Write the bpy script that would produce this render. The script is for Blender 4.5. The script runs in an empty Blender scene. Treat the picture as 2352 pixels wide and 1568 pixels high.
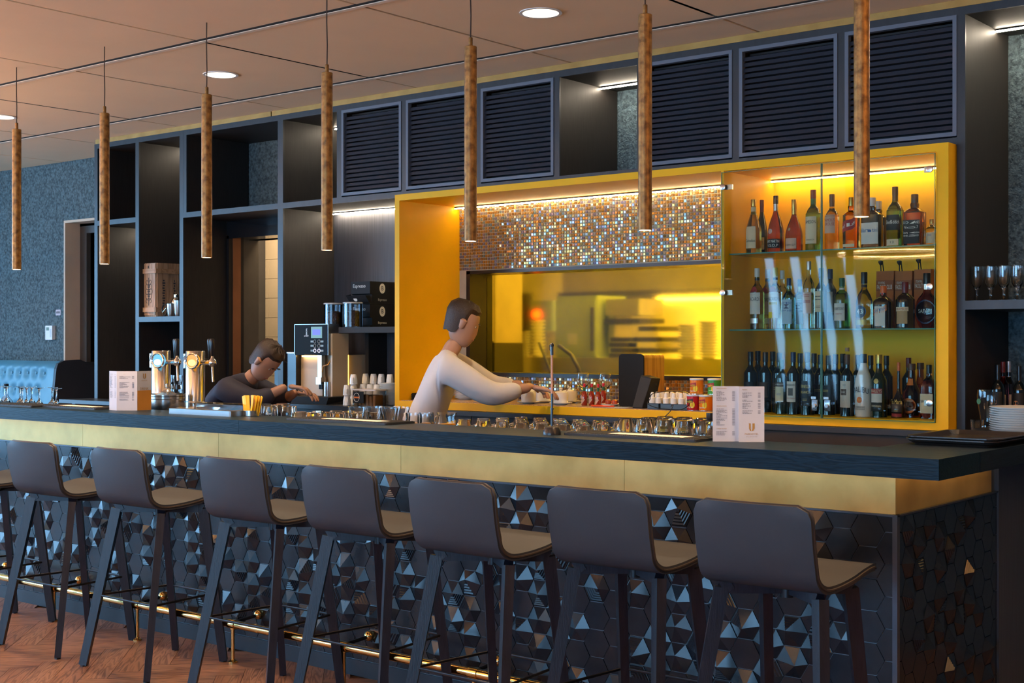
import bpy, bmesh, math, random
from mathutils import Vector, Matrix
random.seed(7)
PI = math.pi
# ------------------------------------------------------------------ camera
FPX = 3099.0; YAW = math.radians(39.05); CAMH = 1.5; HORY = 786.0
ca, sa = math.cos(YAW), math.sin(YAW)
scene = bpy.context.scene
C = scene.collection
cam_d = bpy.data.cameras.new('camera'); cam = bpy.data.objects.new('camera', cam_d); C.objects.link(cam)
cam.location = (0, 0, CAMH); cam.rotation_euler = (PI/2, 0, YAW)
cam_d.sensor_width = 36; cam_d.lens = FPX/2352*36; cam_d.shift_y = (HORY-784)/2352; cam_d.clip_start = .05
scene.camera = cam
scene.cycles.max_bounces = 10; scene.cycles.diffuse_bounces = 3; scene.cycles.transmission_bounces = 9
# ------------------------------------------------------------------ exposure, world, daylight
vs = scene.view_settings
vs.view_transform = 'Standard'; vs.look = 'None'; vs.gamma = 1; vs.use_curve_mapping = False
vs.exposure = EXPOSURE = 0.55
w = bpy.data.worlds.new('world'); scene.world = w; w.use_nodes = True
bg = w.node_tree.nodes['Background']; bg.inputs[0].default_value = (.45, .68, 1, 1); bg.inputs[1].default_value = .25
def area(name, loc, rot, sx, sy, power, col):
    d = bpy.data.lights.new(name, 'AREA'); d.shape = 'RECTANGLE'; d.size = sx; d.size_y = sy; d.energy = power; d.color = col
    o = bpy.data.objects.new(name, d); C.objects.link(o); o.location = loc; o.rotation_euler = rot; return o
DAY = (.27, .60, 1.0)
ROOM = dict(x0=-13.2, x1=2.6, y0=-6.2, y1=6.375, z=3.0)
FRONT_WIN = [(-12.2, 1.3), (-9.3, .13), (-8.9, .13), (-8.5, .13), (-8.1, .13), (-5.4, 1.4), (-3.7, 1.4), (-2.0, 1.4), (-.3, 1.4)]     # (centre, width): window centres along the front wall (behind the camera)
LEFT_WIN = [-4.6, -2.6, -.6, 1.4, 3.4]            # window centres along the left wall
for x, wd in FRONT_WIN: area('daylight', (x, ROOM['y0']+.02, 1.6), (PI/2-.30, 0, 0), wd, 2.3, 70*wd, DAY)
for y in LEFT_WIN: area('daylight', (ROOM['x0']+.02, y, 1.6), (PI/2-.30, 0, -PI/2), 1.7, 2.3, 120, DAY)
# ------------------------------------------------------------------ pixel helpers (photo is 2352 x 1568)
def ray(px, py):
    u = (px-1176)/FPX; v = (HORY-py)/FPX
    return (-sa+u*ca, ca+u*sa, v)
def onY(px, py, Y): k = ray(px, py); t = Y/k[1]; return (k[0]*t, Y, CAMH+k[2]*t)
def onX(px, py, X): k = ray(px, py); t = X/k[0]; return (X, k[1]*t, CAMH+k[2]*t)
def onZ(px, py, Z): k = ray(px, py); t = (Z-CAMH)/k[2]; return (k[0]*t, k[1]*t, Z)
# ------------------------------------------------------------------ materials
MATS = {}
def mat(name, col, rough=.5, metal=0., var=.12, scale=6., bump=0., bscale=120., trans=0., ior=1.45, emis=None, es=0., coat=0., stretch=(1, 1, 1), spec=.5, rvar=0., col2=None, alpha=1., sheen=0.):
    if name in MATS: return MATS[name]
    m = bpy.data.materials.new(name); m.use_nodes = True; MATS[name] = m
    nt = m.node_tree; b = nt.nodes['Principled BSDF']
    b.inputs['Roughness'].default_value = rough; b.inputs['Metallic'].default_value = metal
    b.inputs['IOR'].default_value = ior; b.inputs['Transmission Weight'].default_value = trans
    b.inputs['Coat Weight'].default_value = coat; b.inputs['Specular IOR Level'].default_value = spec
    b.inputs['Sheen Weight'].default_value = sheen
    tc = nt.nodes.new('ShaderNodeTexCoord'); mp = nt.nodes.new('ShaderNodeMapping'); mp.inputs['Scale'].default_value = stretch
    nt.links.new(tc.outputs['Object'], mp.inputs[0])
    n = nt.nodes.new('ShaderNodeTexNoise'); n.inputs['Scale'].default_value = scale; n.inputs['Detail'].default_value = 5
    nt.links.new(mp.outputs[0], n.inputs['Vector'])
    r = nt.nodes.new('ShaderNodeValToRGB')
    c2 = col2 or tuple(min(1, c*(1+var)) for c in col); c1 = col if col2 else tuple(c*(1-var) for c in col)
    r.color_ramp.elements[0].position = .3; r.color_ramp.elements[1].position = .7
    r.color_ramp.elements[0].color = (*c1, 1); r.color_ramp.elements[1].color = (*c2, 1)
    nt.links.new(n.outputs['Fac'], r.inputs[0]); nt.links.new(r.outputs[0], b.inputs['Base Color'])
    if rvar:
        mr = nt.nodes.new('ShaderNodeMapRange'); mr.inputs[3].default_value = max(0, rough-rvar); mr.inputs[4].default_value = rough+rvar
        nt.links.new(n.outputs['Fac'], mr.inputs[0]); nt.links.new(mr.outputs[0], b.inputs['Roughness'])
    if bump:
        n2 = nt.nodes.new('ShaderNodeTexNoise'); n2.inputs['Scale'].default_value = bscale; n2.inputs['Detail'].default_value = 4
        nt.links.new(mp.outputs[0], n2.inputs['Vector'])
        bp = nt.nodes.new('ShaderNodeBump'); bp.inputs['Strength'].default_value = bump; bp.inputs['Distance'].default_value = .01
        nt.links.new(n2.outputs['Fac'], bp.inputs['Height']); nt.links.new(bp.outputs[0], b.inputs['Normal'])
    if emis: b.inputs['Emission Color'].default_value = (*emis, 1); b.inputs['Emission Strength'].default_value = es
    return m
def thin_glass(name, tint, refl=.08, rough=0.02):
    m = bpy.data.materials.new(name); m.use_nodes = True; MATS[name] = m; nt = m.node_tree
    for n in list(nt.nodes):
        if n.type == 'BSDF_PRINCIPLED': nt.nodes.remove(n)
    out = [n for n in nt.nodes if n.type == 'OUTPUT_MATERIAL'][0]
    t = nt.nodes.new('ShaderNodeBsdfTransparent'); t.inputs[0].default_value = (*tint, 1)
    g = nt.nodes.new('ShaderNodeBsdfGlossy'); g.inputs['Roughness'].default_value = rough
    fr = nt.nodes.new('ShaderNodeFresnel'); fr.inputs[0].default_value = 1.36
    ns = nt.nodes.new('ShaderNodeTexNoise'); ns.inputs['Scale'].default_value = 3
    mr = nt.nodes.new('ShaderNodeMapRange'); mr.inputs[3].default_value = .9; mr.inputs[4].default_value = 1.0
    mu = nt.nodes.new('ShaderNodeMath'); mu.operation = 'MULTIPLY'
    nt.links.new(ns.outputs['Fac'], mr.inputs[0]); nt.links.new(fr.outputs[0], mu.inputs[0]); nt.links.new(mr.outputs[0], mu.inputs[1])
    mx = nt.nodes.new('ShaderNodeMixShader'); nt.links.new(mu.outputs[0], mx.inputs[0]); nt.links.new(t.outputs[0], mx.inputs[1]); nt.links.new(g.outputs[0], mx.inputs[2])
    nt.links.new(mx.outputs[0], out.inputs[0]); return m
def emit(name, col, s):
    return mat(name, (.03, .03, .03), .6, emis=col, es=s)
def wood(name, c1, c2, rough=.45, scale=3., axis=0, dist=6., bump=.15, spec=.5):
    if name in MATS: return MATS[name]
    m = bpy.data.materials.new(name); m.use_nodes = True; MATS[name] = m
    nt = m.node_tree; b = nt.nodes['Principled BSDF']; b.inputs['Roughness'].default_value = rough; b.inputs['Specular IOR Level'].default_value = spec
    tc = nt.nodes.new('ShaderNodeTexCoord'); mp = nt.nodes.new('ShaderNodeMapping')
    s = [scale*6]*3; s[axis] = scale*.55; mp.inputs['Scale'].default_value = s
    nt.links.new(tc.outputs['Object'], mp.inputs[0])
    n = nt.nodes.new('ShaderNodeTexNoise'); n.inputs['Scale'].default_value = 1.; n.inputs['Detail'].default_value = 3; n.inputs['Distortion'].default_value = .6
    nt.links.new(mp.outputs[0], n.inputs['Vector'])
    mul = nt.nodes.new('ShaderNodeMath'); mul.operation = 'MULTIPLY'; mul.inputs[1].default_value = dist
    fr = nt.nodes.new('ShaderNodeMath'); fr.operation = 'PINGPONG'; fr.inputs[1].default_value = .5
    nt.links.new(n.outputs['Fac'], mul.inputs[0]); nt.links.new(mul.outputs[0], fr.inputs[0])
    r = nt.nodes.new('ShaderNodeValToRGB'); r.color_ramp.elements[0].color = (*c1, 1); r.color_ramp.elements[1].color = (*c2, 1)
    r.color_ramp.elements[0].position = .02; r.color_ramp.elements[1].position = .35
    nt.links.new(fr.outputs[0], r.inputs[0]); nt.links.new(r.outputs[0], b.inputs['Base Color'])
    bp = nt.nodes.new('ShaderNodeBump'); bp.inputs['Strength'].default_value = bump; bp.inputs['Distance'].default_value = .004
    nt.links.new(fr.outputs[0], bp.inputs['Height']); nt.links.new(bp.outputs[0], b.inputs['Normal'])
    return m
# ------------------------------------------------------------------ mesh builder
class MB:
    def __init__(s): s.v = []; s.f = []; s.mi = []; s.sm = []
    def add(s, vs, fs, mi=0, smooth=False):
        o = len(s.v); s.v += [tuple(v) for v in vs]
        for f in fs: s.f.append([i+o for i in f]); s.mi.append(mi); s.sm.append(smooth)
        return s
    def box(s, a, b, mi=0):
        x0, y0, z0 = a; x1, y1, z1 = b
        x0, x1 = min(x0, x1), max(x0, x1); y0, y1 = min(y0, y1), max(y0, y1); z0, z1 = min(z0, z1), max(z0, z1)
        return s.add([(x0,y0,z0),(x1,y0,z0),(x1,y1,z0),(x0,y1,z0),(x0,y0,z1),(x1,y0,z1),(x1,y1,z1),(x0,y1,z1)],
                     [(0,3,2,1),(4,5,6,7),(0,1,5,4),(1,2,6,5),(2,3,7,6),(3,0,4,7)], mi)
    def bevbox(s, a, b, r, mi=0, axis=2, n=4):
        # box with edges along `axis` rounded (rounded-rectangle prism)
        lo = [min(p, q) for p, q in zip(a, b)]; hi = [max(p, q) for p, q in zip(a, b)]
        i, j = [k for k in range(3) if k != axis]
        pts = []
        for cx, cy, a0 in ((hi[i]-r, hi[j]-r, 0), (lo[i]+r, hi[j]-r, PI/2), (lo[i]+r, lo[j]+r, PI), (hi[i]-r, lo[j]+r, 1.5*PI)):
            for k in range(n+1):
                t = a0+PI/2*k/n; pts.append((cx+r*math.cos(t), cy+r*math.sin(t)))
        return s.prism(pts, lo[axis], hi[axis], axis, mi)
    def prism(s, pts, z0, z1, axis=2, mi=0, smooth=False):
        n = len(pts); i, j = [k for k in range(3) if k != axis]
        vs = []
        for z in (z0, z1):
            for p in pts:
                q = [0, 0, 0]; q[i] = p[0]; q[j] = p[1]; q[axis] = z; vs.append(q)
        fs = [tuple(range(n))[::-1], tuple(range(n, 2*n))]+[(k, (k+1) % n, n+(k+1) % n, n+k) for k in range(n)]
        return s.add(vs, fs, mi, smooth)
    def lathe(s, prof, n=20, mi=0, c=(0, 0, 0), power=2., flat=1., smooth=True, close=False, rot=0., cap0=True):
        # prof: (r, z) list; superellipse cross-section for power != 2
        vs = []; fs = []
        for r, z in prof:
            for k in range(n):
                t = 2*PI*k/n; cx, cy = math.cos(t), math.sin(t)
                if power != 2:
                    e = 2/power; cx = math.copysign(abs(cx)**e, cx); cy = math.copysign(abs(cy)**e, cy)
                x, y = r*cx, r*cy*flat
                if rot: x, y = x*math.cos(rot)-y*math.sin(rot), x*math.sin(rot)+y*math.cos(rot)
                vs.append((c[0]+x, c[1]+y, c[2]+z))
        m = len(prof)
        for a in range(m-1):
            for k in range(n):
                fs.append((a*n+k, a*n+(k+1) % n, (a+1)*n+(k+1) % n, (a+1)*n+k))
        if close:
            for k in range(n): fs.append(((m-1)*n+k, (m-1)*n+(k+1) % n, (k+1) % n, k))
        else:
            if cap0 and prof[0][0] > 1e-5: fs.append(tuple(range(n))[::-1])
            if prof[-1][0] > 1e-5: fs.append(tuple(range((m-1)*n, m*n)))
        return s.add(vs, fs, mi, smooth)
    def cyl(s, a, b, r, n=12, mi=0, r2=None, smooth=True):
        return s.tube([a, b], [r, r if r2 is None else r2], n, mi, smooth)
    def tube(s, path, r, n=8, mi=0, smooth=True, closed=False):
        P = [Vector(p) for p in path]; m = len(P); R = r if isinstance(r, (list, tuple)) else [r]*m
        vs = []; fs = []; up = None
        for i, p in enumerate(P):
            if closed: t = (P[(i+1) % m]-P[i-1])
            else: t = P[min(i+1, m-1)]-P[max(i-1, 0)]
            t.normalize()
            if up is None:
                up = Vector((0, 0, 1)) if abs(t.z) < .9 else Vector((1, 0, 0))
            e1 = t.cross(up); e1.normalize(); e2 = e1.cross(t); e2.normalize(); up = e2
            for k in range(n):
                a = 2*PI*k/n; vs.append(p+R[i]*(math.cos(a)*e1+math.sin(a)*e2))
        for i in range(m if closed else m-1):
            for k in range(n):
                j = (i+1) % m
                fs.append((i*n+k, i*n+(k+1) % n, j*n+(k+1) % n, j*n+k))
        if not closed: fs += [tuple(range(n))[::-1], tuple(range((m-1)*n, m*n))]
        return s.add(vs, fs, mi, smooth)
    def grid(s, fn, nu, nv, mi=0, smooth=True):
        vs = [fn(i/nu, j/nv) for i in range(nu+1) for j in range(nv+1)]
        fs = [(i*(nv+1)+j, (i+1)*(nv+1)+j, (i+1)*(nv+1)+j+1, i*(nv+1)+j+1) for i in range(nu) for j in range(nv)]
        return s.add(vs, fs, mi, smooth)
    def mesh(s, name, mats, fix=True):
        me = bpy.data.meshes.new(name); me.from_pydata(s.v, [], s.f)
        for m in (mats if isinstance(mats, (list, tuple)) else [mats]): me.materials.append(m)
        me.polygons.foreach_set('material_index', s.mi); me.polygons.foreach_set('use_smooth', s.sm)
        if fix:
            bm = bmesh.new(); bm.from_mesh(me); bmesh.ops.recalc_face_normals(bm, faces=bm.faces); bm.to_mesh(me); bm.free()
        if any(s.sm): me.set_sharp_from_angle(angle=.75)
        me.update(); return me
    def build(s, name, mats, parent=None, loc=(0, 0, 0), rz=0., fix=True):
        return link(name, s.mesh(name, mats, fix), parent, loc, rz)
def link(name, me, parent=None, loc=(0, 0, 0), rz=0.):
    o = bpy.data.objects.new(name, me); C.objects.link(o); o.location = loc; o.rotation_euler = (0, 0, rz)
    if parent: o.parent = parent
    return o
USED = {}
def tag(o, label, cat, group=None):
    o['label'] = label; o['category'] = cat
    if group: o['group'] = group
    return o
def thing(name, label, cat, loc=(0, 0, 0), rz=0., group=None):
    o = bpy.data.objects.new(name, None); C.objects.link(o); o.empty_display_size = .05
    o.location = loc; o.rotation_euler = (0, 0, rz); return tag(o, label, cat, group)
def struct(o, label=None):
    o['kind'] = 'structure'
    if label: o['label'] = label
    return o
def dup(root, loc, rz=0., label=None, group=None):
    r = root.copy(); C.objects.link(r); r.location = loc; r.rotation_euler = (0, 0, rz)
    if label: r['label'] = label
    if group: r['group'] = group
    for ch in list(root.children):
        c = ch.copy(); C.objects.link(c); c.parent = r
        for g in list(ch.children):
            d = g.copy(); C.objects.link(d); d.parent = c
    return r
# ------------------------------------------------------------------ lettering: text meshes made once from the built-in font
TXT = {}
def pretext(strings):
    tmp = []
    for s in dict.fromkeys(strings):
        cu = bpy.data.curves.new('t', 'FONT'); cu.body = s; cu.align_x = 'CENTER'; cu.align_y = 'CENTER'; cu.size = 1; cu.resolution_u = 2
        o = bpy.data.objects.new('t', cu); C.objects.link(o); tmp.append((s, o, cu))
    dg = bpy.context.evaluated_depsgraph_get(); dg.update()
    for s, o, cu in tmp:
        me = o.evaluated_get(dg).to_mesh()
        TXT[s] = ([tuple(v.co) for v in me.vertices], [tuple(p.vertices) for p in me.polygons])
        o.evaluated_get(dg).to_mesh_clear()
    for s, o, cu in tmp: bpy.data.objects.remove(o); bpy.data.curves.remove(cu)
def text_width(s):
    v = TXT[s][0]; return max(p[0] for p in v)-min(p[0] for p in v) if v else 1
def lettering(mb, s, size, fn, mi=0, maxw=None, sx=1.):
    # fn(x, y) maps the flat text plane (metres) to 3-D
    v, f = TXT[s]
    k = size
    if maxw and text_width(s)*k*sx > maxw: sx = maxw/(text_width(s)*k)
    mb.add([fn(p[0]*k*sx, p[1]*k) for p in v], f, mi)
# ------------------------------------------------------------------ palette
M_ceil = mat('ceiling_board', (.84, .62, .41), .9, var=.03, scale=2, bump=.05, bscale=300)
M_ceil_gap = mat('ceiling_gap', (.02, .018, .016), .9)
M_trimw = mat('ceiling_edge', (.74, .62, .50), .8, var=.05)
M_felt = mat('felt_wall', (.088, .13, .145), .95, var=.55, scale=55, bump=.9, bscale=90)
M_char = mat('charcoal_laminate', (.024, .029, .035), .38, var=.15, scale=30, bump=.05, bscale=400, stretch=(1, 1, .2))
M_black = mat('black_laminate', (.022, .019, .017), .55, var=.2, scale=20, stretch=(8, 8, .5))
M_brushed = mat('brushed_panel', (.055, .055, .062), .42, var=.35, scale=60, stretch=(5, 5, .04), bump=.08, bscale=60)
M_gold = mat('aged_brass', (.50, .31, .085), .45, metal=.45, col2=(.70, .47, .16), scale=5.5, bump=.06, bscale=14, rvar=.12)
M_gold2 = mat('brass_strip', (.34, .20, .05), .45, metal=.4, col2=(.44, .28, .08), scale=9)
M_yel = mat('yellow_laminate', (.92, .48, .006), .42, var=.05, scale=3, spec=.2)
M_top = wood('blue_black_oak', (.002, .009, .016), (.005, .018, .032), .40, 5, 0, 9, .12, .12)
M_tile = mat('black_glazed_tile', (.010, .015, .022), .22, var=.15, scale=14, rvar=.05)
M_glint_grout = mat('glint_grout', (.30, .31, .33), .8)  # pale joints: glazed edge highlights put into the grout colour
M_metal_trim = mat('blackened_trim', (.08, .09, .11), .35, metal=.6)
M_floor = wood('oak_floor', (.11, .050, .026), (.27, .135, .075), .45, 3.2, 0, 7, .2)
M_floor2 = wood('oak_floor_light', (.14, .065, .034), (.31, .165, .093), .45, 3.6, 0, 8, .2)
M_brass = mat('polished_brass', (.86, .58, .22), .10, metal=1., var=.06)
M_leather = mat('grey_leather', (.032, .036, .044), .5, spec=.3, var=.08, scale=5, bump=.08, bscale=500)
M_piping = mat('dark_piping', (.03, .022, .018), .5)
M_stain = mat('black_stained_wood', (.009, .010, .017), .38, var=.35, scale=14, stretch=(6, 6, .6), bump=.1, bscale=60)
M_blackm = mat('black_metal', (.02, .02, .022), .3, metal=.5)
M_rust = mat('rusted_brass_tube', (.13, .060, .018), .42, metal=.55, col2=(.42, .22, .06), scale=38, bump=.12, bscale=150, rvar=.15)
M_cord = mat('brown_cord', (.06, .035, .025), .8)
M_bulb = emit('lamp_glow', (1., .72, .42), 22)
M_led = emit('led_strip', (1., .84, .64), 60)
M_led_warm = emit('led_strip_warm', (1., .74, .40), 22)
M_white = mat('white_plastic', (.72, .73, .74), .4, var=.03)
M_porc = mat('white_porcelain', (.80, .78, .74), .15, var=.03)
M_steel = mat('brushed_steel', (.55, .53, .50), .22, metal=1., var=.08, scale=3, stretch=(20, 20, .5))
M_chrome = mat('chrome', (.75, .75, .76), .06, metal=1., var=.03)
M_bplast = mat('black_plastic', (.012, .012, .013), .28)
M_bmatte = mat('black_matte', (.012, .012, .013), .7)
M_glass = mat('clear_glass', (.97, .98, .98), .0, trans=1., ior=1.45, var=.01)
M_paper = mat('white_paper', (.46, .49, .55), .75, var=.02)
M_ink = mat('dark_ink', (.04, .04, .05), .7)
M_goldink = mat('bronze_ink', (.36, .20, .05), .5)
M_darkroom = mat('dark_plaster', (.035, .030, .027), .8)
M_beige = mat('beige_paint', (.62, .49, .36), .7, var=.04)
G_door = thin_glass('door_glass', (.93, .97, .94))
G_shelf = thin_glass('shelf_glass', (.80, .93, .86))
# ------------------------------------------------------------------ room shell
R = ROOM
WT = .1
def wall_with_holes(u0, u1, z1, holes, put):
    # wall in (u, z) with rectangular holes (u0, u1, z0, z1): fills the rest with boxes through put(ua, ub, za, zb)
    us = sorted({u0, u1, *[h[0] for h in holes], *[h[1] for h in holes]})
    for a, b in zip(us, us[1:]):
        hs = sorted([h for h in holes if h[0] <= a+1e-6 and h[1] >= b-1e-6], key=lambda h: h[2]); z = 0
        for h in hs:
            if h[2] > z+1e-6: put(a, b, z, h[2])
            z = h[3]
        if z < z1-1e-6: put(a, b, z, z1)
DOOR_L = (-9.956, -8.74, 0, 2.51); PASS = (-7.66, -6.66, 0, 2.24); HATCH = (-5.44, -3.33, 1.305, 1.93)
mb = MB(); wall_with_holes(R['x0'], R['x1'], 3.12, [DOOR_L, PASS, HATCH], lambda a, b, c, d: mb.box((a, R['y1'], c), (b, R['y1']+WT, d)))
struct(mb.build('wall_back', M_felt), 'dark blue-grey felt-like textured back wall')
win_f = [(x-wd/2-.05, x+wd/2+.05, .4, 2.8) for x, wd in FRONT_WIN]; win_l = [(y-.88, y+.88, .4, 2.8) for y in LEFT_WIN]
mb = MB(); wall_with_holes(R['x0'], R['x1'], 3.12, win_f, lambda a, b, c, d: mb.box((a, R['y0']-WT, c), (b, R['y0'], d)))
struct(mb.build('wall_front', mat('warm_wall', (.12, .14, .17), .85)), 'plain blue-grey wall with tall windows behind the viewer')
mb = MB(); wall_with_holes(R['y0'], R['y1'], 3.12, win_l, lambda a, b, c, d: mb.box((R['x0']-WT, a, c), (R['x0'], b, d)))
struct(mb.build('wall_left', MATS['warm_wall']), 'plain blue-grey wall with tall windows at the far left')
struct(MB().box((R['x1'], R['y0']-WT, 0), (R['x1']+WT, R['y1']+WT, 3.12)).build('wall_right', MATS['warm_wall']), 'plain blue-grey wall at the right')
# floor slab + planks where the boards can be told apart
fl = struct(MB().box((R['x0']-WT, R['y0']-WT, -.1), (R['x1']+WT, 11, -.008)).build('floor', M_floor), 'warm brown herringbone oak floor')
L, Wd = .60, .12
pm = [MB().box((-L/2+.001, -Wd/2+.001, -.008), (L/2-.001, Wd/2-.001, 0)).mesh('plank', m) for m in (M_floor, M_floor2)]
cnt = 0
for i in range(-50, 51):
    for j in range(-14, 15):
        # classic herringbone rotated 45 degrees
        for q in (0, 1):
            bx, by = i*Wd+j*L, i*Wd-j*L+0
            if q == 0: px, py, a = bx+L/2, by+Wd/2, 0
            else: px, py, a = bx+L+Wd/2, by+Wd-L/2, PI/2
            t = PI/4; X = px*math.cos(t)-py*math.sin(t)-5.2; Y = px*math.sin(t)+py*math.cos(t)+3.2
            if -7.3 < X < -3.4 and 2.75 < Y < 4.45 and cnt < 290:
                o = link('plank', pm[(i+j+q) % 2], fl, (X, Y, 0), a+t); cnt += 1
# ceiling: slab above and single boards below, with open joints
ce = struct(MB().box((R['x0']-WT, R['y0']-WT, 3.10), (R['x1']+WT, R['y1']+.2, 3.18)).build('ceiling', M_ceil_gap), 'warm white ceiling of large boards with open joints')
PX, X0 = 1.131, -3.185
rows = [-6.2, -5.373, -4.173, -2.973, -1.773, -.573, .627, 1.827, 3.027, 4.227, 5.43, 6.375]
pan = {}
LIGHTS = [onZ(1242, 29, 3), onZ(507, 171, 3), onZ(2, 268, 3)]
for r in range(len(rows)-1):
    for c in range(-9, 6):
        xa, xb = X0+c*PX, X0+(c+1)*PX
        xa, xb = max(xa, R['x0']), min(xb, R['x1'])
        if xb-xa < .05: continue
        ya, yb = rows[r]+.009, rows[r+1]-.009
        b = MB(); g = .009
        hole = [l for l in LIGHTS if xa < l[0] < xb and ya < l[1] < yb]
        if hole:
            hx, hy = hole[0][:2]; rr = .085; n = 24
            ring = [(hx+rr*math.cos(2*PI*k/n), hy+rr*math.sin(2*PI*k/n)) for k in range(n)]
            def edge(k):
                t = 2*PI*k/n; dx, dy = math.cos(t), math.sin(t)
                s = min((xb-g-hx)/dx if dx > 1e-6 else 9, (xa+g-hx)/dx if dx < -1e-6 else 9, (yb-hy)/dy if dy > 1e-6 else 9, (ya-hy)/dy if dy < -1e-6 else 9)
                return (hx+s*dx, hy+s*dy)
            cs = [(xa+g, ya), (xb-g, ya), (xb-g, yb), (xa+g, yb)]
            out = [edge(k) for k in range(n)]
            for q in cs:
                k = min(range(n), key=lambda k: (out[k][0]-q[0])**2+(out[k][1]-q[1])**2); out[k] = q
            vs = [(*p, 3.0) for p in ring]+[(*p, 3.0) for p in out]+[(*p, 3.02) for p in ring]
            b.add(vs, [(k, (k+1) % n, n+(k+1) % n, n+k) for k in range(n)]+[(k, (k+1) % n, 2*n+(k+1) % n, 2*n+k) for k in range(n)])
            b.build('ceiling_board', M_ceil, ce, fix=False)
        else:
            w_ = xb-xa; key = (round(w_, 3), round(yb-ya, 3))
            if key not in pan: pan[key] = MB().box((g, 0, 0), (w_-g, yb-ya, .02)).mesh('ceiling_board', M_ceil)
            link('ceiling_board', pan[key], ce, (xa, ya, 3.0))
for y in (4.227, 5.43):
    MB().box((R['x0'], y+.008, 2.994), (R['x1'], y+.036, 3.002)).build('edge_trim', M_trimw, ce)
    MB().box((R['x0'], y-.014, 2.997), (R['x1'], y+.0075, 3.002)).build('shadow_gap', M_ceil_gap, ce)
# recessed downlights
for k, l in enumerate(LIGHTS):
    t = thing('downlight', ['round recessed ceiling downlight above the serving hatch', 'round recessed ceiling downlight beside the third hanging tube from the left', 'round recessed ceiling downlight cut by the left picture edge'][k], 'downlight', l, 0, 'recessed ceiling downlights')
    MB().lathe([(.098, -.004), (.098, .0), (.083, .001), (.083, -.004)], 28, close=True).build('rim', M_white, t)
    MB().lathe([(.083, 0), (.07, .05), (.05, .075), (.03, .08), (.001, .08)], 28, cap0=False).build('reflector', mat('facet_reflector', (.85, .8, .72), .35, metal=.15), t)
    MB().lathe([(.034, .066), (.034, .07), (.001, .071)], 16).build('lamp', emit('downlight_lamp', (1., .82, .62), 60), t)
def spot(loc, power, col=(1, .74, .46), size=95, blend=.6, r=.04):
    d = bpy.data.lights.new('downlight_beam', 'SPOT'); d.energy = power; d.color = col; d.spot_size = math.radians(size); d.spot_blend = blend; d.shadow_soft_size = r
    o = bpy.data.objects.new('downlight_beam', d); C.objects.link(o); o.location = loc; return o
for l in LIGHTS: spot((l[0], l[1], 2.985), 60)
for x, y in ((-1.5, 4.85), (-10.56, 4.85), (-3.77, -1.2), (-8.3, -1.2)): spot((x, y, 2.985), 30)  # unseen beams without fixtures; those behind the viewer added for warm bounce
# windows behind the viewer
k = 0
for x, wd in FRONT_WIN:
    k += 1; b = MB(); hw = wd/2+.05
    for xx in (x-hw, x+hw-.05): b.box((xx, R['y0']-.08, .4), (xx+.05, R['y0']+.0, 2.8))
    for zz in (.4, 2.74, 1.05): b.box((x-hw+.05, R['y0']-.08, zz), (x+hw-.05, R['y0'], zz+.06))
    struct(b.build('window_%d' % k, M_bplast), 'tall dark-framed window behind the viewer')
for y in LEFT_WIN:
    k += 1; b = MB()
    for yy in (y-.88, y+.82): b.box((R['x0']-.08, yy, .4), (R['x0'], yy+.06, 2.8))
    for zz in (.4, 2.74, 1.05): b.box((R['x0']-.08, y-.82, zz), (R['x0'], y+.82, zz+.06))
    struct(b.build('window_%d' % k, M_bplast), 'tall dark-framed window on the far left wall')
# ------------------------------------------------------------------ cloakroom doorway at the left
struct(MB().box((-9.956, 6.36, 0), (-9.935, 6.50, 2.51)).box((-9.935, 6.36, 2.49), (-8.74, 6.50, 2.51)).build('trim_1', M_beige), 'beige reveal of the cloakroom doorway')
struct(MB().box((-9.935, 6.50, 0), (-9.84, 6.54, 2.47)).box((-9.84, 6.50, 2.41), (-8.74, 6.54, 2.47)).build('trim_2', mat('brown_frame', (.06, .048, .04), .5)), 'dark brown door frame in the cloakroom doorway')
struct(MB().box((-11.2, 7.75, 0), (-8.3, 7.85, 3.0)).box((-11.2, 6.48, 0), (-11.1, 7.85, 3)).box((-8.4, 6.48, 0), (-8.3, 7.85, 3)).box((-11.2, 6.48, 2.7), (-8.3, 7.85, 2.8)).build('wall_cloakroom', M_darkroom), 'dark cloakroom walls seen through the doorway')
t = thing('coat_rack', 'pale wooden coat rack with rail and shelf in the cloakroom doorway', 'coat rack', (-10.4, 7.4, 0))
MB().box((-.3, -.02, 2.005), (1.9, .3, 2.03)).build('shelf', mat('rack_wood', (.30, .22, .12), .5), t)
MB().cyl((-.3, .1, 1.90), (1.9, .1, 1.90), .014).build('rail', mat('rack_rail', (.35, .30, .24), .4, metal=.5), t)
t = thing('coat_hanger', 'dark coat hanger hanging from the cloakroom rail', 'hanger', (-9.85, 7.5, 1.55))
MB().tube([(-.2, 0, 0), (0, 0, .17), (.2, 0, 0)], .012, 6, closed=True).build('hanger_body', M_bplast, t)
MB().tube([(0, 0, .17), (0, 0, .27), (.03, 0, .32), (.02, 0, .36), (-.02, 0, .36)], .006, 6).build('hook', M_steel, t)
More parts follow.
